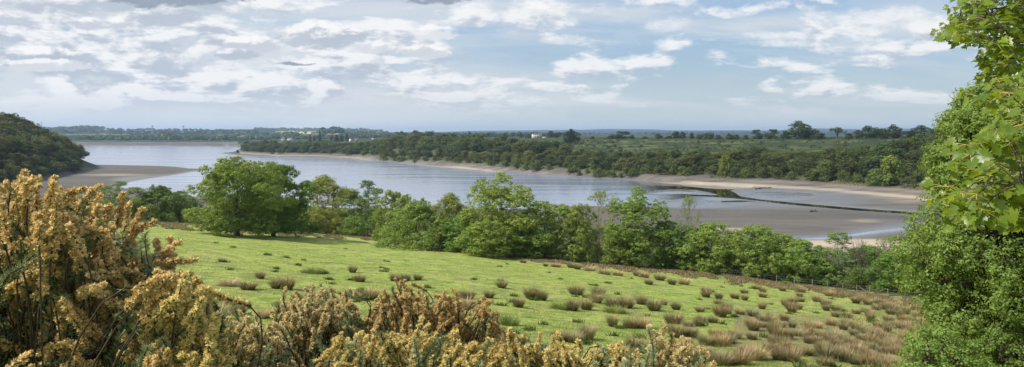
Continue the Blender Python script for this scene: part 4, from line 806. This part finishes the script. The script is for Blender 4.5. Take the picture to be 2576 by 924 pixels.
# ---------------------------------------------------------------- driftwood and gulls on the mud
for X, Y, L, lab in [(1920, 478, 5.5, 'long dark driftwood log lying on the grey mud'), (1905, 479, 2.5, 'short dark log left of the long log on the mud'), (1936, 478, 2.2, 'dark forked log right of the long log on the mud'), (1792, 459, 1.8, 'dark stump on the far sandy beach'), (2148, 463, 4, 'dark driftwood at the foot of the far wood'), (2046, 535, 2.6, 'small dark branch on the near mud'), (1995, 609, 5, 'dark waterlogged branch at the stream mouth')]:
    y = 29.7 / float(V(Y)); x = float(U(X)) * y; z = h1(x, y); root = thing('driftwood', lab, 'driftwood', (x, y, z), rng.uniform(-.3, .3), 'driftwood on the mud'); B = Batch()
    B.tube(curve((-L / 2, 0, .15), (L / 2, 0, .25), (0, .2, .15), 6), .28, .12, 7); B.tube(curve((L * .1, 0, .3), (L * .35, .3, 1.0), (0, 0, .1), 4), .12, .04, 5); B.tube(curve((-L * .2, 0, .3), (-L * .35, -.3, .9), (0, 0, .1), 4), .1, .03, 5); B.build('log', M['wet_wood'], root, True)
for X, Y, lab in [(1926, 507.6, 'white gull at the left end of the line by the channel'), (1936, 509, 'white gull second from left beside the channel'), (1958, 512, 'white gull resting on the mud in the middle of the line'), (1978, 515, 'white gull at the right end of the line by the channel')]:
    y = 29.8 / float(V(Y)); x = float(U(X)) * y; z = h1(x, y); root = thing('gull', lab, 'gull', (x, y, z), rng.uniform(0, 6), 'gulls beside the channel'); B = Batch()
    B.tube([(-.3, 0, .26), (-.18, 0, .25), (0, 0, .24), (.14, 0, .27), (.2, 0, .34), (.25, 0, .4), (.31, 0, .4)], 0, np.array([.012, .06, .10, .085, .05, .055, .02]), 8)
    B.tube([(.02, .04, .17), (.03, .04, 0)], .012, .01, 4); B.tube([(.02, -.04, .17), (.03, -.04, 0)], .012, .01, 4); b = B.build('body', M['gull'], root, True); Wg = Batch()
    for s in (-1, 1): Wg.tube([(.12, s * .07, .28), (-.05, s * .105, .28), (-.28, s * .04, .27), (-.4, s * .01, .27)], 0, np.array([.02, .06, .035, .005]), 6)
    Wg.build('wing', M['gull_wing'], root, True); K = Batch(); K.tube([(.3, 0, .4), (.37, 0, .385)], .016, .004, 5); K.build('beak', M['beak'], root)
# ---------------------------------------------------------------- gorse
def gorse(name, label, base, spikes, fl_mat, bud=.0165, spine=.020, pet=46, kr=.0178):
    """spikes: list of (tip, direction, length, flowered?)"""
    root = thing(name, label, 'gorse bush', base); base = np.array(base, float); S = Batch(); Fb = Batch(); G = Batch(); GN = Batch()
    hub = np.array([0, 0, .05])
    for tip, d, L, fl in spikes:
        tip = np.array(tip) - base; d = unit(np.array([d], float))[0]; od = unit(tip[None])[0]; d = d if d @ od > .35 else unit((d + od * 1.1)[None])[0]; b0 = tip - d * L
        bend = rng.normal(size=3) * L * .07; ax = curve(b0, tip, bend, 7); S.tube(ax, .007, .003, 4)
        hb = hub + np.array([rng.normal() * .12, rng.normal() * .12, 0]); mid = hb + (b0 - hb) * .55; c2 = b0 - d * min(.3, .35 * np.linalg.norm(b0 - hb)); tt_ = np.linspace(0, 1, 7)[:, None]; S.tube((1 - tt_) ** 2 * hb + 2 * tt_ * (1 - tt_) * c2 + tt_ ** 2 * b0, .007, .004, 4)
        q_ = 70; w_ = rng.uniform(.25, 1, q_)[:, None]; Pm = np.where(w_ < .6, hb + (mid - hb) * (w_ / .6), mid + (b0 - mid) * ((w_ - .6) / .4)); om = unit(rdir(q_) + np.array([0, 0, .4])); G.add(SPINE_V, SPINE_F, Pm, om, np.stack([np.full(q_, .05), np.full(q_, .03), rng.uniform(.02, .05, q_)], 1))
        n = int(L / .0045 * rng.uniform(.8, 1.1))
        if fl:
            nk = max(3, int(L / .021)); tk = np.linspace(rng.uniform(.05, .3), 1., nk) + rng.uniform(-.02, .02, nk); tk = np.clip(tk, 0, 1); seg = np.clip(tk * 6, 0, 5.999); i0 = seg.astype(int); fr = (seg - i0)[:, None]; K = ax[i0] * (1 - fr) + ax[i0 + 1] * fr
            o = rdir(nk); o = unit(o - (o @ d)[:, None] * d); K = K + o * (.016 * rng.uniform(.3, 1.3, nk) * (1 - .6 * tk))[:, None]; rk = kr * rng.uniform(.75, 1.25, nk) * (1 - .35 * tk)
            j = np.repeat(np.arange(nk), pet); e = rdir(len(j)); D = unit(e * .9 + d * .55 + o[j] * .3); Fb.add(PET_V, PET_F, K[j] + e * (rk[j] * rng.uniform(.25, .8, len(j)))[:, None], D + rng.normal(size=e.shape) * .3, bud * rng.uniform(.6, 1.3, len(j)))
        m_ = int(n * (3.6 if fl else 7.)); t2 = rng.uniform(-.2, 1.02, m_); seg = np.clip(t2 * 6, 0, 5.999); i0 = seg.astype(int); fr = (seg - i0)[:, None]; P2 = ax[i0] * (1 - fr) + ax[i0 + 1] * fr
        o2 = rdir(m_); o2 = unit(o2 - (o2 @ d)[:, None] * d * .8); D2 = unit(o2 + d * rng.uniform(.1, .9, m_)[:, None]); s2 = spine * rng.uniform(.6, 1.6, m_)
        tgt = GN if (not fl and rng.uniform() < .6) else G
        tgt.add(SPINE_V, SPINE_F, P2 + o2 * .006, D2, np.stack([s2 * (1.7 if not fl else 1.1), s2, s2 * 1.25], 1))
    S.build('stems', M['gorse_stem'], root); Fb.build('flowers', M[fl_mat], root); G.build('spines', M['gorse_spine'], root); GN.build('new_shoots', M['gorse_new'], root)
    return root
def pt(X, Y, y): return (float(U(X)) * y, y, -float(V(Y)) * y)
def fill(poly, y0, y1, n, cb, Lr=(.16, .34), fl=.8, up=.22, depthflow=None, spread=1.):
    """spike tips filling the outline between two depths, pointing away from the bush base cb"""
    P = np.array(poly, float); out = []; lo = P.min(0); hi = P.max(0); cb = np.array(cb)
    while len(out) < n:
        X = rng.uniform(lo[0], hi[0]); Y = rng.uniform(lo[1], hi[1])
        if not inside(np.array([X]), np.array([Y]), P)[0]: continue
        dd = rng.uniform(0, 1) ** 1.3; y = y0 + (y1 - y0) * dd; c0 = np.array(pt(X, Y, y)); d0 = unit((c0 - cb)[None])[0] * spread + np.array([0, 0, up]) + rng.normal(size=3) * .42; f0 = rng.uniform() < fl
        for q in range(int(rng.integers(3, 6))):
            tip = c0 + rng.normal(size=3) * .05; out.append((tip, d0 + rng.normal(size=3) * .30, rng.uniform(*Lr), f0 if rng.uniform() < .85 else not f0))
    return out
def gbase(X, y): x = float(U(X)) * y; return (x, y, float(near_z(np.array([x]), np.array([y]))[0]))
# tall bush on the left
bA = gbase(150, 4.3)
polyA = [(-160, 420), (0, 470), (60, 455), (120, 475), (160, 500), (230, 520), (270, 505), (310, 510), (350, 545), (375, 580), (410, 625), (430, 665), (450, 720), (480, 760), (500, 820), (500, 960), (-160, 960)]
sA = fill(polyA, 3.5, 5.0, 760, (bA[0], bA[1], bA[2] + .3), fl=.88)
sA += [(pt(X, Y, y), d, L, True) for X, Y, y, d, L in [(61, 432, 4.0, (-.05, 0, 1), .3), (12, 462, 4.0, (-.1, 0, 1), .3), (94, 449, 4.1, (-.05, 0, 1), .25), (140, 448, 4.2, (.15, 0, 1), .3), (209, 475, 4.2, (1, 0, .35), .28), (185, 482, 4.2, (.8, 0, .5), .25), (252, 493, 4.1, (.5, 0, 1), .26), (309, 489, 4.2, (.3, 0, 1), .32), (356, 527, 4.2, (.35, 0, 1), .3), (389, 558, 4.2, (.8, 0, .6), .24), (452, 609, 4.2, (1., 0, .45), .34), (491, 654, 4.2, (1, 0, .16), .42), (430, 640, 4.3, (.9, 0, .5), .3), (280, 520, 4.1, (.3, 0, 1), .25), (335, 560, 4.1, (.5, 0, 1), .25)]]
gorse('gorse_bush', 'tall gorse bush with orange brown flower spikes filling the lower left', bA, sA, 'flower_orange')
bB = gbase(440, 4.0)
sB = fill([(330, 770), (380, 740), (420, 715), (465, 705), (505, 745), (530, 790), (545, 840), (560, 960), (300, 960)], 3.5, 4.5, 300, (bB[0], bB[1], bB[2] + .2), (.18, .34), .93)
gorse('gorse_bush', 'smaller yellow gorse bush at the right foot of the tall one', bB, sB, 'flower_yellow')
bC = gbase(790, 7.5)
sC = fill([(700, 770), (740, 735), (790, 715), (825, 703), (850, 730), (885, 745), (880, 800), (870, 860), (860, 960), (690, 960), (690, 860)], 6.6, 8.2, 520, (bC[0], bC[1], bC[2] + .2), (.14, .28), .92)
gorse('gorse_bush', 'upright gorse bush with dark centre left of the brown one', bC, sC, 'flower_pale')
bD = gbase(1070, 7.6)
sD = fill([(860, 830), (900, 790), (940, 762), (975, 735), (1000, 706), (1030, 735), (1060, 745), (1100, 735), (1140, 752), (1180, 770), (1230, 785), (1270, 830), (1290, 880), (1290, 960), (860, 960)], 6.6, 8.4, 1000, (bD[0], bD[1], bD[2] + .2), (.14, .28), .94)
sD += [(pt(X, Y, y), d, .34, True) for X, Y, y, d in [(992, 702, 7.5, (0, 0, 1)), (1018, 706, 7.5, (.2, 0, 1)), (1150, 745, 7.4, (.1, 0, 1)), (1218, 774, 7.4, (.15, 0, 1)), (945, 755, 7.5, (-.2, 0, 1))]]
gorse('gorse_bush', 'broad gorse bush with brown orange flowers in the lower middle', bD, sD, 'flower_brown')
bE = gbase(640, 6.0)
sE = fill([(555, 815), (600, 800), (640, 805), (680, 830), (720, 840), (740, 960), (530, 960), (545, 850)], 5.4, 6.8, 380, (bE[0], bE[1], bE[2] + .1), (.12, .24), .88)
gorse('gorse_bush', 'low pale gorse bush between the two left gorse bushes and the upright one', bE, sE, 'flower_pale')
bF = gbase(960, 5.6)
sF = fill([(830, 880), (850, 845), (880, 862), (915, 830), (950, 858), (1000, 838), (1030, 862), (1065, 826), (1110, 858), (1150, 842), (1190, 878), (1230, 870), (1250, 960), (820, 960)], 5.0, 6.2, 460, (bF[0], bF[1], bF[2] + .1), (.12, .24), .88)
gorse('gorse_bush', 'low yellow gorse bush in front of the broad brown one', bF, sF, 'flower_yellow')
bG = gbase(1380, 5.8)
sG = fill([(1190, 880), (1230, 858), (1262, 885), (1300, 842), (1330, 880), (1372, 862), (1400, 893), (1440, 872), (1475, 900), (1520, 872), (1550, 903), (1585, 880), (1620, 960), (1180, 960)], 5.2, 6.4, 420, (bG[0], bG[1], bG[2] + .1), (.12, .24), .85)
gorse('gorse_bush', 'low straw yellow gorse along the bottom edge, right of the middle', bG, sG, 'flower_yellow')
bH = gbase(1680, 5.0)
sH = fill([(1560, 900), (1620, 880), (1680, 870), (1740, 885), (1780, 900), (1795, 960), (1540, 960)], 4.7, 5.4, 150, (bH[0], bH[1], bH[2] + .1), (.15, .28), .92)
sH += [(pt(X, Y, y), d, L, True) for X, Y, y, d, L in [(1632, 822, 5.0, (-.1, 0, 1), .24), (1670, 818, 5.0, (.05, 0, 1), .26), (1652, 845, 5.0, (0, 0, 1), .2), (1700, 862, 5.0, (.1, 0, 1), .2), (1718, 852, 5.0, (.2, 0, 1), .2), (1735, 872, 5.0, (.2, 0, 1), .18), (1762, 880, 5., (.15, 0, 1), .2), (1778, 890, 5., (.3, 0, 1), .18), (1690, 840, 5., (.25, 0, 1), .2)]]
gorse('gorse_bush', 'gorse with upright pale orange spikes at the right end of the bottom row', bH, sH, 'flower_pale')
# ---------------------------------------------------------------- big tree on the right
def shaped_tree(name, label, cat, cx, cy, prof, zg, nleaf_sub, leaf, npuff, tint, rp=(.5, .95), mat='leaf', trunk_r=.28, nsub=26, rsub=.28, seed=3):
    """prof: list of (z, radius) from bottom to top"""
    root = thing(name, label, cat, (cx, cy, zg)); zs = np.array([p[0] for p in prof]) - zg; rs = np.array([p[1] for p in prof]); pf = []; rd = []
    while len(pf) < npuff:
        z = zs[0] + (zs[-1] - zs[0]) * rng.uniform(0, 1) ** .85; R = np.interp(z, zs, rs)
        if rng.uniform() > (R / rs.max()) ** .8 + .12: continue
        r = rng.uniform(*rp); a = rng.uniform(0, 2 * np.pi); q = max(0, R - r * .7) * math.sqrt(rng.uniform(.3, 1)); pf.append((q * math.cos(a), q * math.sin(a), z)); rd.append(r)
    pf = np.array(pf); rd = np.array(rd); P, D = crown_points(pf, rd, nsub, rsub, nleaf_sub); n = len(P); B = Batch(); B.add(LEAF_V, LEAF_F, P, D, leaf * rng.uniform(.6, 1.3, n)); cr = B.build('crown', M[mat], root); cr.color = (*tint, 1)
    T = Batch(); top = np.array([rng.normal() * .3, 0, zs[-1] * .85]); pts = curve((0, 0, -.4), top, (.3, .2, 0), 9); T.tube(pts, trunk_r, .04, 8)
    for i in range(len(pf)):
        c = pf[i]; j = int(np.clip(c[2] / top[2] * 8 * .6, 1, 7)); T.tube(curve(pts[j], c, (0, 0, .12 * np.linalg.norm(c[:2])), 6), trunk_r * .28, .02, 5)
        for w in range(3): T.tube(curve(c, c + rdir(1)[0] * rd[i], rng.normal(size=3) * .05, 4), .018, .006, 3)
    T.build('trunk', M['bark'], root, True); return root
gz_ = lambda x, y: float(near_z(np.array([float(x)]), np.array([float(y)]))[0])
shaped_tree('hawthorn_tree', 'big dense bright green tree standing left of the shade-tinted one at the right edge', 'tree', 15.15, 23.5, [(-7.0, 1.2), (-6.4, 2.0), (-5.4, 2.8), (-4.4, 3.0), (-3.2, 2.4), (-1.6, 1.9), (-.4, 1.8), (.5, 1.3), (1.2, .6)], gz_(15.15, 23.5), 32, .09, 240, (1.0, 1.12, .85), nsub=34)
shaped_tree('hawthorn_tree', 'large tree tinted dark for shade, filling the right edge below the sycamore leaves', 'tree', 18.5, 22.2, [(-8.2, 2.6), (-7.2, 3.7), (-5.8, 4.2), (-4.4, 4.3), (-3., 3.6), (-1.6, 2.8), (-.4, 1.8), (.3, .8)], gz_(18.5, 22.2), 26, .085, 290, (.26, .40, .27), (.5, 1.0), nsub=28, trunk_r=.35)  # second tree; the shade on this side is put into its dark tint
shaped_tree('hawthorn_bush', 'light green bush at the bottom right corner below the big tree', 'bush', 11.6, 20, [(-8.2, 1.0), (-7.4, 1.5), (-6.6, 1.5), (-5.9, 1.1), (-5.45, .4)], gz_(11.6, 20), 26, .075, 46, (1.05, 1.2, .95), (.3, .55), trunk_r=.1, nsub=60, rsub=.2)
shaped_tree('hawthorn_bush', 'dark green bush in the bottom right corner', 'bush', 14.6, 21, [(-8.9, 1.4), (-7.8, 2.0), (-6.8, 1.9), (-6.0, 1.2), (-5.4, .5)], gz_(14.6, 21), 26, .075, 60, (.85, 1.0, .7), (.35, .65), trunk_r=.12, nsub=50, rsub=.22)
# ---------------------------------------------------------------- sycamore overhead
ol = [(0, -.08), (.12, -.30), (.34, -.34), (.30, -.16), (.62, -.12), (.50, .04), (.58, .22), (.36, .20), (.30, .34), (.26, .50), (.14, .46), (0, .78)]
ol = np.array(ol + [(-x, y) for x, y in ol[::-1][1:-1]]); L_V = np.concatenate([[[0, .1, 0]], np.concatenate([ol, (np.abs(ol[:, :1]) * .28 - np.abs(ol[:, 1:2] - .1) * .10)], 1)]); nO = len(ol)
L_F = [np.array([[0, 1 + k, 1 + (k + 1) % nO] for k in range(nO)])]
SYC = np.array([(2430, -10), (2425, 32), (2390, 50), (2375, 76), (2380, 100), (2400, 115), (2430, 112), (2450, 100), (2478, 112), (2480, 143), (2482, 169), (2500, 190), (2512, 215), (2505, 250), (2535, 245), (2538, 290), (2515, 335), (2450, 358), (2434, 400), (2416, 455), (2400, 520), (2416, 568), (2462, 556), (2526, 530), (2561, 585), (2760, 600), (2760, -160), (2410, -160)], float)
root = thing('sycamore_tree', 'overhanging sycamore with large lobed yellow green leaves at the upper right', 'tree', (7.6, 6.2, gz_(7.6, 6.2))); base = np.array(root.location)
Lf = Batch(); Tw = Batch(); Pt = Batch(); cl = []; 
while len(cl) < 640:
    X = rng.uniform(2340, 2760); Y = rng.uniform(-160, 600)
    if not inside(np.array([X]), np.array([Y]), SYC)[0]: continue
    y = rng.uniform(4.4, 7.2) if Y > 190 else rng.uniform(6., 8.4); cl.append((X, Y, y))
cl += [(2372, 72, 7.6), (2384, 96, 7.6), (2400, 74, 7.6), (2420, 98, 7.4), (2420, 20, 7.4), (2425, 60, 7.5), (2470, 245, 5.2), (2388, 470, 5.2), (2390, 520, 5.2), (2410, 550, 5.2), (2500, 515, 5), (2430, 365, 5.2)]
trunk = curve((0, 0, -.5), (.3, .2, 6.), (.2, 0, 0), 9); Tw.tube(trunk, .22, .08, 8)
limbs = []
for (X, Y, y) in [tuple(c_) for c_ in cl[::14]] + [(2480, 40, 7.6), (2520, 150, 7.2), (2540, 260, 6.2), (2470, 400, 5.6), (2520, 480, 5.4), (2440, 500, 5.3), (2560, 60, 7.5), (2600, 350, 6), (2650, 200, 7), (2560, 560, 5.6)]:
    e = np.array(pt(X, Y, y)) - base; j = int(np.clip((e[2] + .2) / 6.5 * 8, 1, 7)); pl = curve(trunk[j], e, (0, 0, .25), 9); Tw.tube(pl, .022, .006, 5); limbs.append(pl)
LP = np.concatenate(limbs)
for X, Y, y in cl:
    c = np.array(pt(X, Y, y)) - base; a = LP[np.argmin(((LP - c) ** 2).sum(1))]; Tw.tube(curve(a, c, rng.normal(size=3) * .04 + np.array([0, 0, .04]), 5), .005, .003, 3)
    n = int(rng.integers(7, 12)); ang = rng.uniform(0, 6.28, n); out = np.stack([np.cos(ang), np.sin(ang), rng.uniform(-.7, .35, n)], 1); P = c + unit(out) * rng.uniform(.05, .15, (n, 1))
    nr_ = unit(np.array([-.25, -.25, .8]) + .35 * out + rng.normal(size=(n, 3)) * .42); A, Bv, D = frames(nr_, np.zeros(n)); roll = np.arctan2(-(out * A).sum(1), (out * Bv).sum(1))
    Lf.add(L_V, L_F, P, nr_, .080 * rng.uniform(.5, 1.25, n), roll)
    for p in P: Pt.tube([c, p], .0022, .0016, 3)
lo = Lf.build('leaves', M['syc'], root); lo.color = (1.1, 1.05, .9, 1); M['petiole'] = plain('leaf_stalk', (.35, .30, .08), (.45, .38, .12), 20); Pt.build('leaf_stalks', M['petiole'], root); Tw.build('branches', M['bark'], root, True)
# ---------------------------------------------------------------- haze
m, N = new_mat('haze_air'); pv = N.n('ShaderNodeVolumePrincipled'); N.set(pv.inputs['Color'], (.52, .70, 1.)); N.set(pv.inputs['Density'], 7.2e-5); N.set(pv.inputs['Anisotropy'], .3); N.out(pv.outputs[0], True)
B = Batch(); B.box((0, 7500, 45), (36000, 17400, 170)); ho = B.build('haze', m); kind(ho, 'stuff', 'thin blue haze over the distance')
# ---------------------------------------------------------------- sky
SUN_EL, SUN_AZ = math.radians(48), math.radians(-110)       # azimuth from the view direction, negative is left
w = bpy.data.worlds.new('World'); bpy.context.scene.world = w; w.use_nodes = True; nt = w.node_tree
for n in list(nt.nodes): nt.nodes.remove(n)
N = NT(nt); g = N.n('ShaderNodeTexCoord').outputs['Generated']; s = N.sep(g)
sky = N.n('ShaderNodeTexSky', sky_type='NISHITA', sun_disc=False, sun_elevation=SUN_EL, sun_rotation=SUN_AZ); sky.air_density = 1.2; sky.dust_density = 1.6; sky.ozone_density = 1.5
zc = N.m('MAXIMUM', s[2], 0.); inv = N.m('DIVIDE', 1., N.m('ADD', zc, .20)); px = N.m('MULTIPLY', s[0], inv); py = N.m('MULTIPLY', s[1], inv)
yy = N.m('MAXIMUM', s[1], .05); A = N.m('DIVIDE', s[0], yy); E = N.m('DIVIDE', s[2], yy)      # tangent of bearing and of height
pc = N.com(px, py, 0.); pf_ = N.com(A, N.m('MULTIPLY', E, 2.0), 0.)
fb = lambda v, sc_, d=.2, r=.6: N.noise(v, sc_, 8, r, d)
sh_ = lambda v, dx_, dy_: N.vm('ADD', v, (dx_, dy_, 0))
n2 = N.noise(N.map(pc, (.40, 1., 1), loc=(3, 1, 0), rot=(0, 0, .12)), 1.5, 7, .62, .4)
n3 = fb(pf_, 17.); n3s = fb(sh_(pf_, -.006, .022), 17.); n6 = N.noise(pf_, 60., 5, .65, .2)
n1 = fb(pc, 1.7, .3, .58); n1s = fb(N.vm('ADD', pc, N.com(N.m('MULTIPLY', inv, -.006), N.m('MULTIPLY', N.m('MULTIPLY', inv, inv), -.012), 0.)), 1.7, .3, .58)
left = N.ss(A, .30, -.65); lowfade = N.ss(E, .018, .07)
col = N.mix(1., sky.outputs[0], (.70, .84, 1.02), 'MULTIPLY')
col = N.mix(N.m('ADD', .45, N.m('MULTIPLY', left, .25)), col, (4.0, 5.2, 6.7))
col = N.mix(N.m('MULTIPLY', N.ss(E, .11, .0), .75), col, (5.7, 6.4, 6.5))
veil = N.m('MULTIPLY', N.ss(N.m('ADD', n2, N.m('MULTIPLY', left, .20)), .42, .72), .85)
col = N.mix(veil, col, (5.9, 6.2, 6.5))
d1 = N.m('ADD', N.m('ADD', n1, N.m('MULTIPLY', left, .15)), N.m('MULTIPLY', N.m('SUBTRACT', n3, .5), .36))
m1 = N.m('MULTIPLY', N.ss(d1, .49, .61), N.m('ADD', .06, N.m('MULTIPLY', lowfade, .84)))
lit1 = N.m('ADD', N.m('MULTIPLY', N.m('SUBTRACT', n1, n1s), 8.), N.m('MULTIPLY', N.m('SUBTRACT', n3, n3s), 3.2))
sh1 = N.ss(N.m('SUBTRACT', N.m('MULTIPLY', N.ss(d1, .50, .72), .55), lit1), -.15, .75)
col = N.mix(m1, col, N.mix(sh1, (7.8, 7.8, 7.8), (4.1, 4.6, 5.35)))
# individual clouds: centre column, row, half width, half height (working-frame units), greyness
for cx_, cy_, rx, ry, grey in [(440, -8, 195, 34, 1.25), (1105, -8, 92, 28, 1.15), (790, 92, 120, 44, .85), (860, 100, 95, 32, .9), (640, 116, 80, 26, .7), (930, 122, 70, 20, .5), (1405, 102, 62, 18, .25), (1060, 132, 70, 20, .6), (1095, 84, 75, 24, .35), (60, 136, 140, 22, .95), (250, 62, 85, 22, .75), (735, 160, 50, 8, 1.1), (110, 168, 130, 18, .5), (600, 140, 70, 18, .9),
    (1400, 22, 170, 24, .25), (1690, 62, 80, 24, .2), (1950, 92, 130, 14, .12), (2240, 45, 140, 36, .16), (1980, 112, 150, 12, .12), (2190, 78, 90, 16, .12)]:
    a0, e0 = (cx_ - CX) / F, (HZ - cy_) / F; ra, re = rx / F, ry / F; soft = grey < .3
    dx = N.m('DIVIDE', N.m('SUBTRACT', A, a0), ra); dy = N.m('DIVIDE', N.m('SUBTRACT', E, e0), re)
    dy2 = N.m('ADD', dy, N.m('MULTIPLY', N.m('MINIMUM', dy, 0.), .25))
    r2 = N.m('ADD', N.m('MULTIPLY', dx, dx), N.m('MULTIPLY', dy2, dy2)); nz = N.m('ADD', N.m('MULTIPLY', N.m('SUBTRACT', n3, .5), 3.9), N.m('MULTIPLY', N.m('SUBTRACT', n6, .5), 1.3))
    ed = N.m('SUBTRACT', N.m('ADD', .95, nz), r2)
    mk_ = N.m('MULTIPLY', N.ss(ed, -.1, 1.3 if soft else .5), N.m('MULTIPLY', N.m('GREATER_THAN', s[1], .05), .7 if soft else .93))
    shd = N.ss(N.m('ADD', N.m('ADD', dy, N.m('MULTIPLY', dx, -.1)), N.m('ADD', N.m('MULTIPLY', N.m('SUBTRACT', n3, n3s), 4.5), N.m('MULTIPLY', N.m('SUBTRACT', n6, .5), .8))), .78, .02)
    gw = min(1., grey); dk = (3.7, 4.2, 4.95) if grey < 1 else (2.5, 2.95, 3.65)
    col = N.mix(mk_, col, N.mix(N.m('MULTIPLY', shd, gw), (7.9, 7.9, 7.85), dk))
bg = N.n('ShaderNodeBackground'); N.set(bg.inputs[0], col); bg.inputs[1].default_value = .1; o = N.n('ShaderNodeOutputWorld'); nt.links.new(bg.outputs[0], o.inputs[0])
sd = bpy.data.lights.new('sun', 'SUN'); sd.energy = 4.8; sd.angle = math.radians(.6); sd.color = (1, .95, .86); so = bpy.data.objects.new('sun', sd); C.objects.link(so)
from mathutils import Vector
sv = Vector((math.sin(SUN_AZ) * math.cos(SUN_EL), math.cos(SUN_AZ) * math.cos(SUN_EL), math.sin(SUN_EL))); so.rotation_euler = sv.to_track_quat('Z', 'Y').to_euler()
# ---------------------------------------------------------------- camera and render
cd = bpy.data.cameras.new('camera'); cam = bpy.data.objects.new('camera', cd); C.objects.link(cam); cam.location = (0, 0, 0); cam.rotation_euler = (math.pi / 2, 0, 0)
cd.sensor_width = 36; cd.lens = 36 * F / 2575; cd.shift_y = (HZ - 924 / 2) / 2575; cd.clip_start = .1; cd.clip_end = 60000
sc = bpy.context.scene; sc.camera = cam; sc.view_settings.view_transform = 'Standard'; sc.view_settings.look = 'None'; sc.view_settings.gamma = 1; sc.view_settings.exposure = .3
sc.render.engine = 'CYCLES'; sc.cycles.max_bounces = 6; sc.cycles.diffuse_bounces = 3; sc.cycles.glossy_bounces = 3; sc.cycles.transmission_bounces = 3; sc.cycles.volume_bounces = 1; sc.cycles.transparent_max_bounces = 6
sc.cycles.use_denoising = True; sc.cycles.sample_clamp_indirect = 4
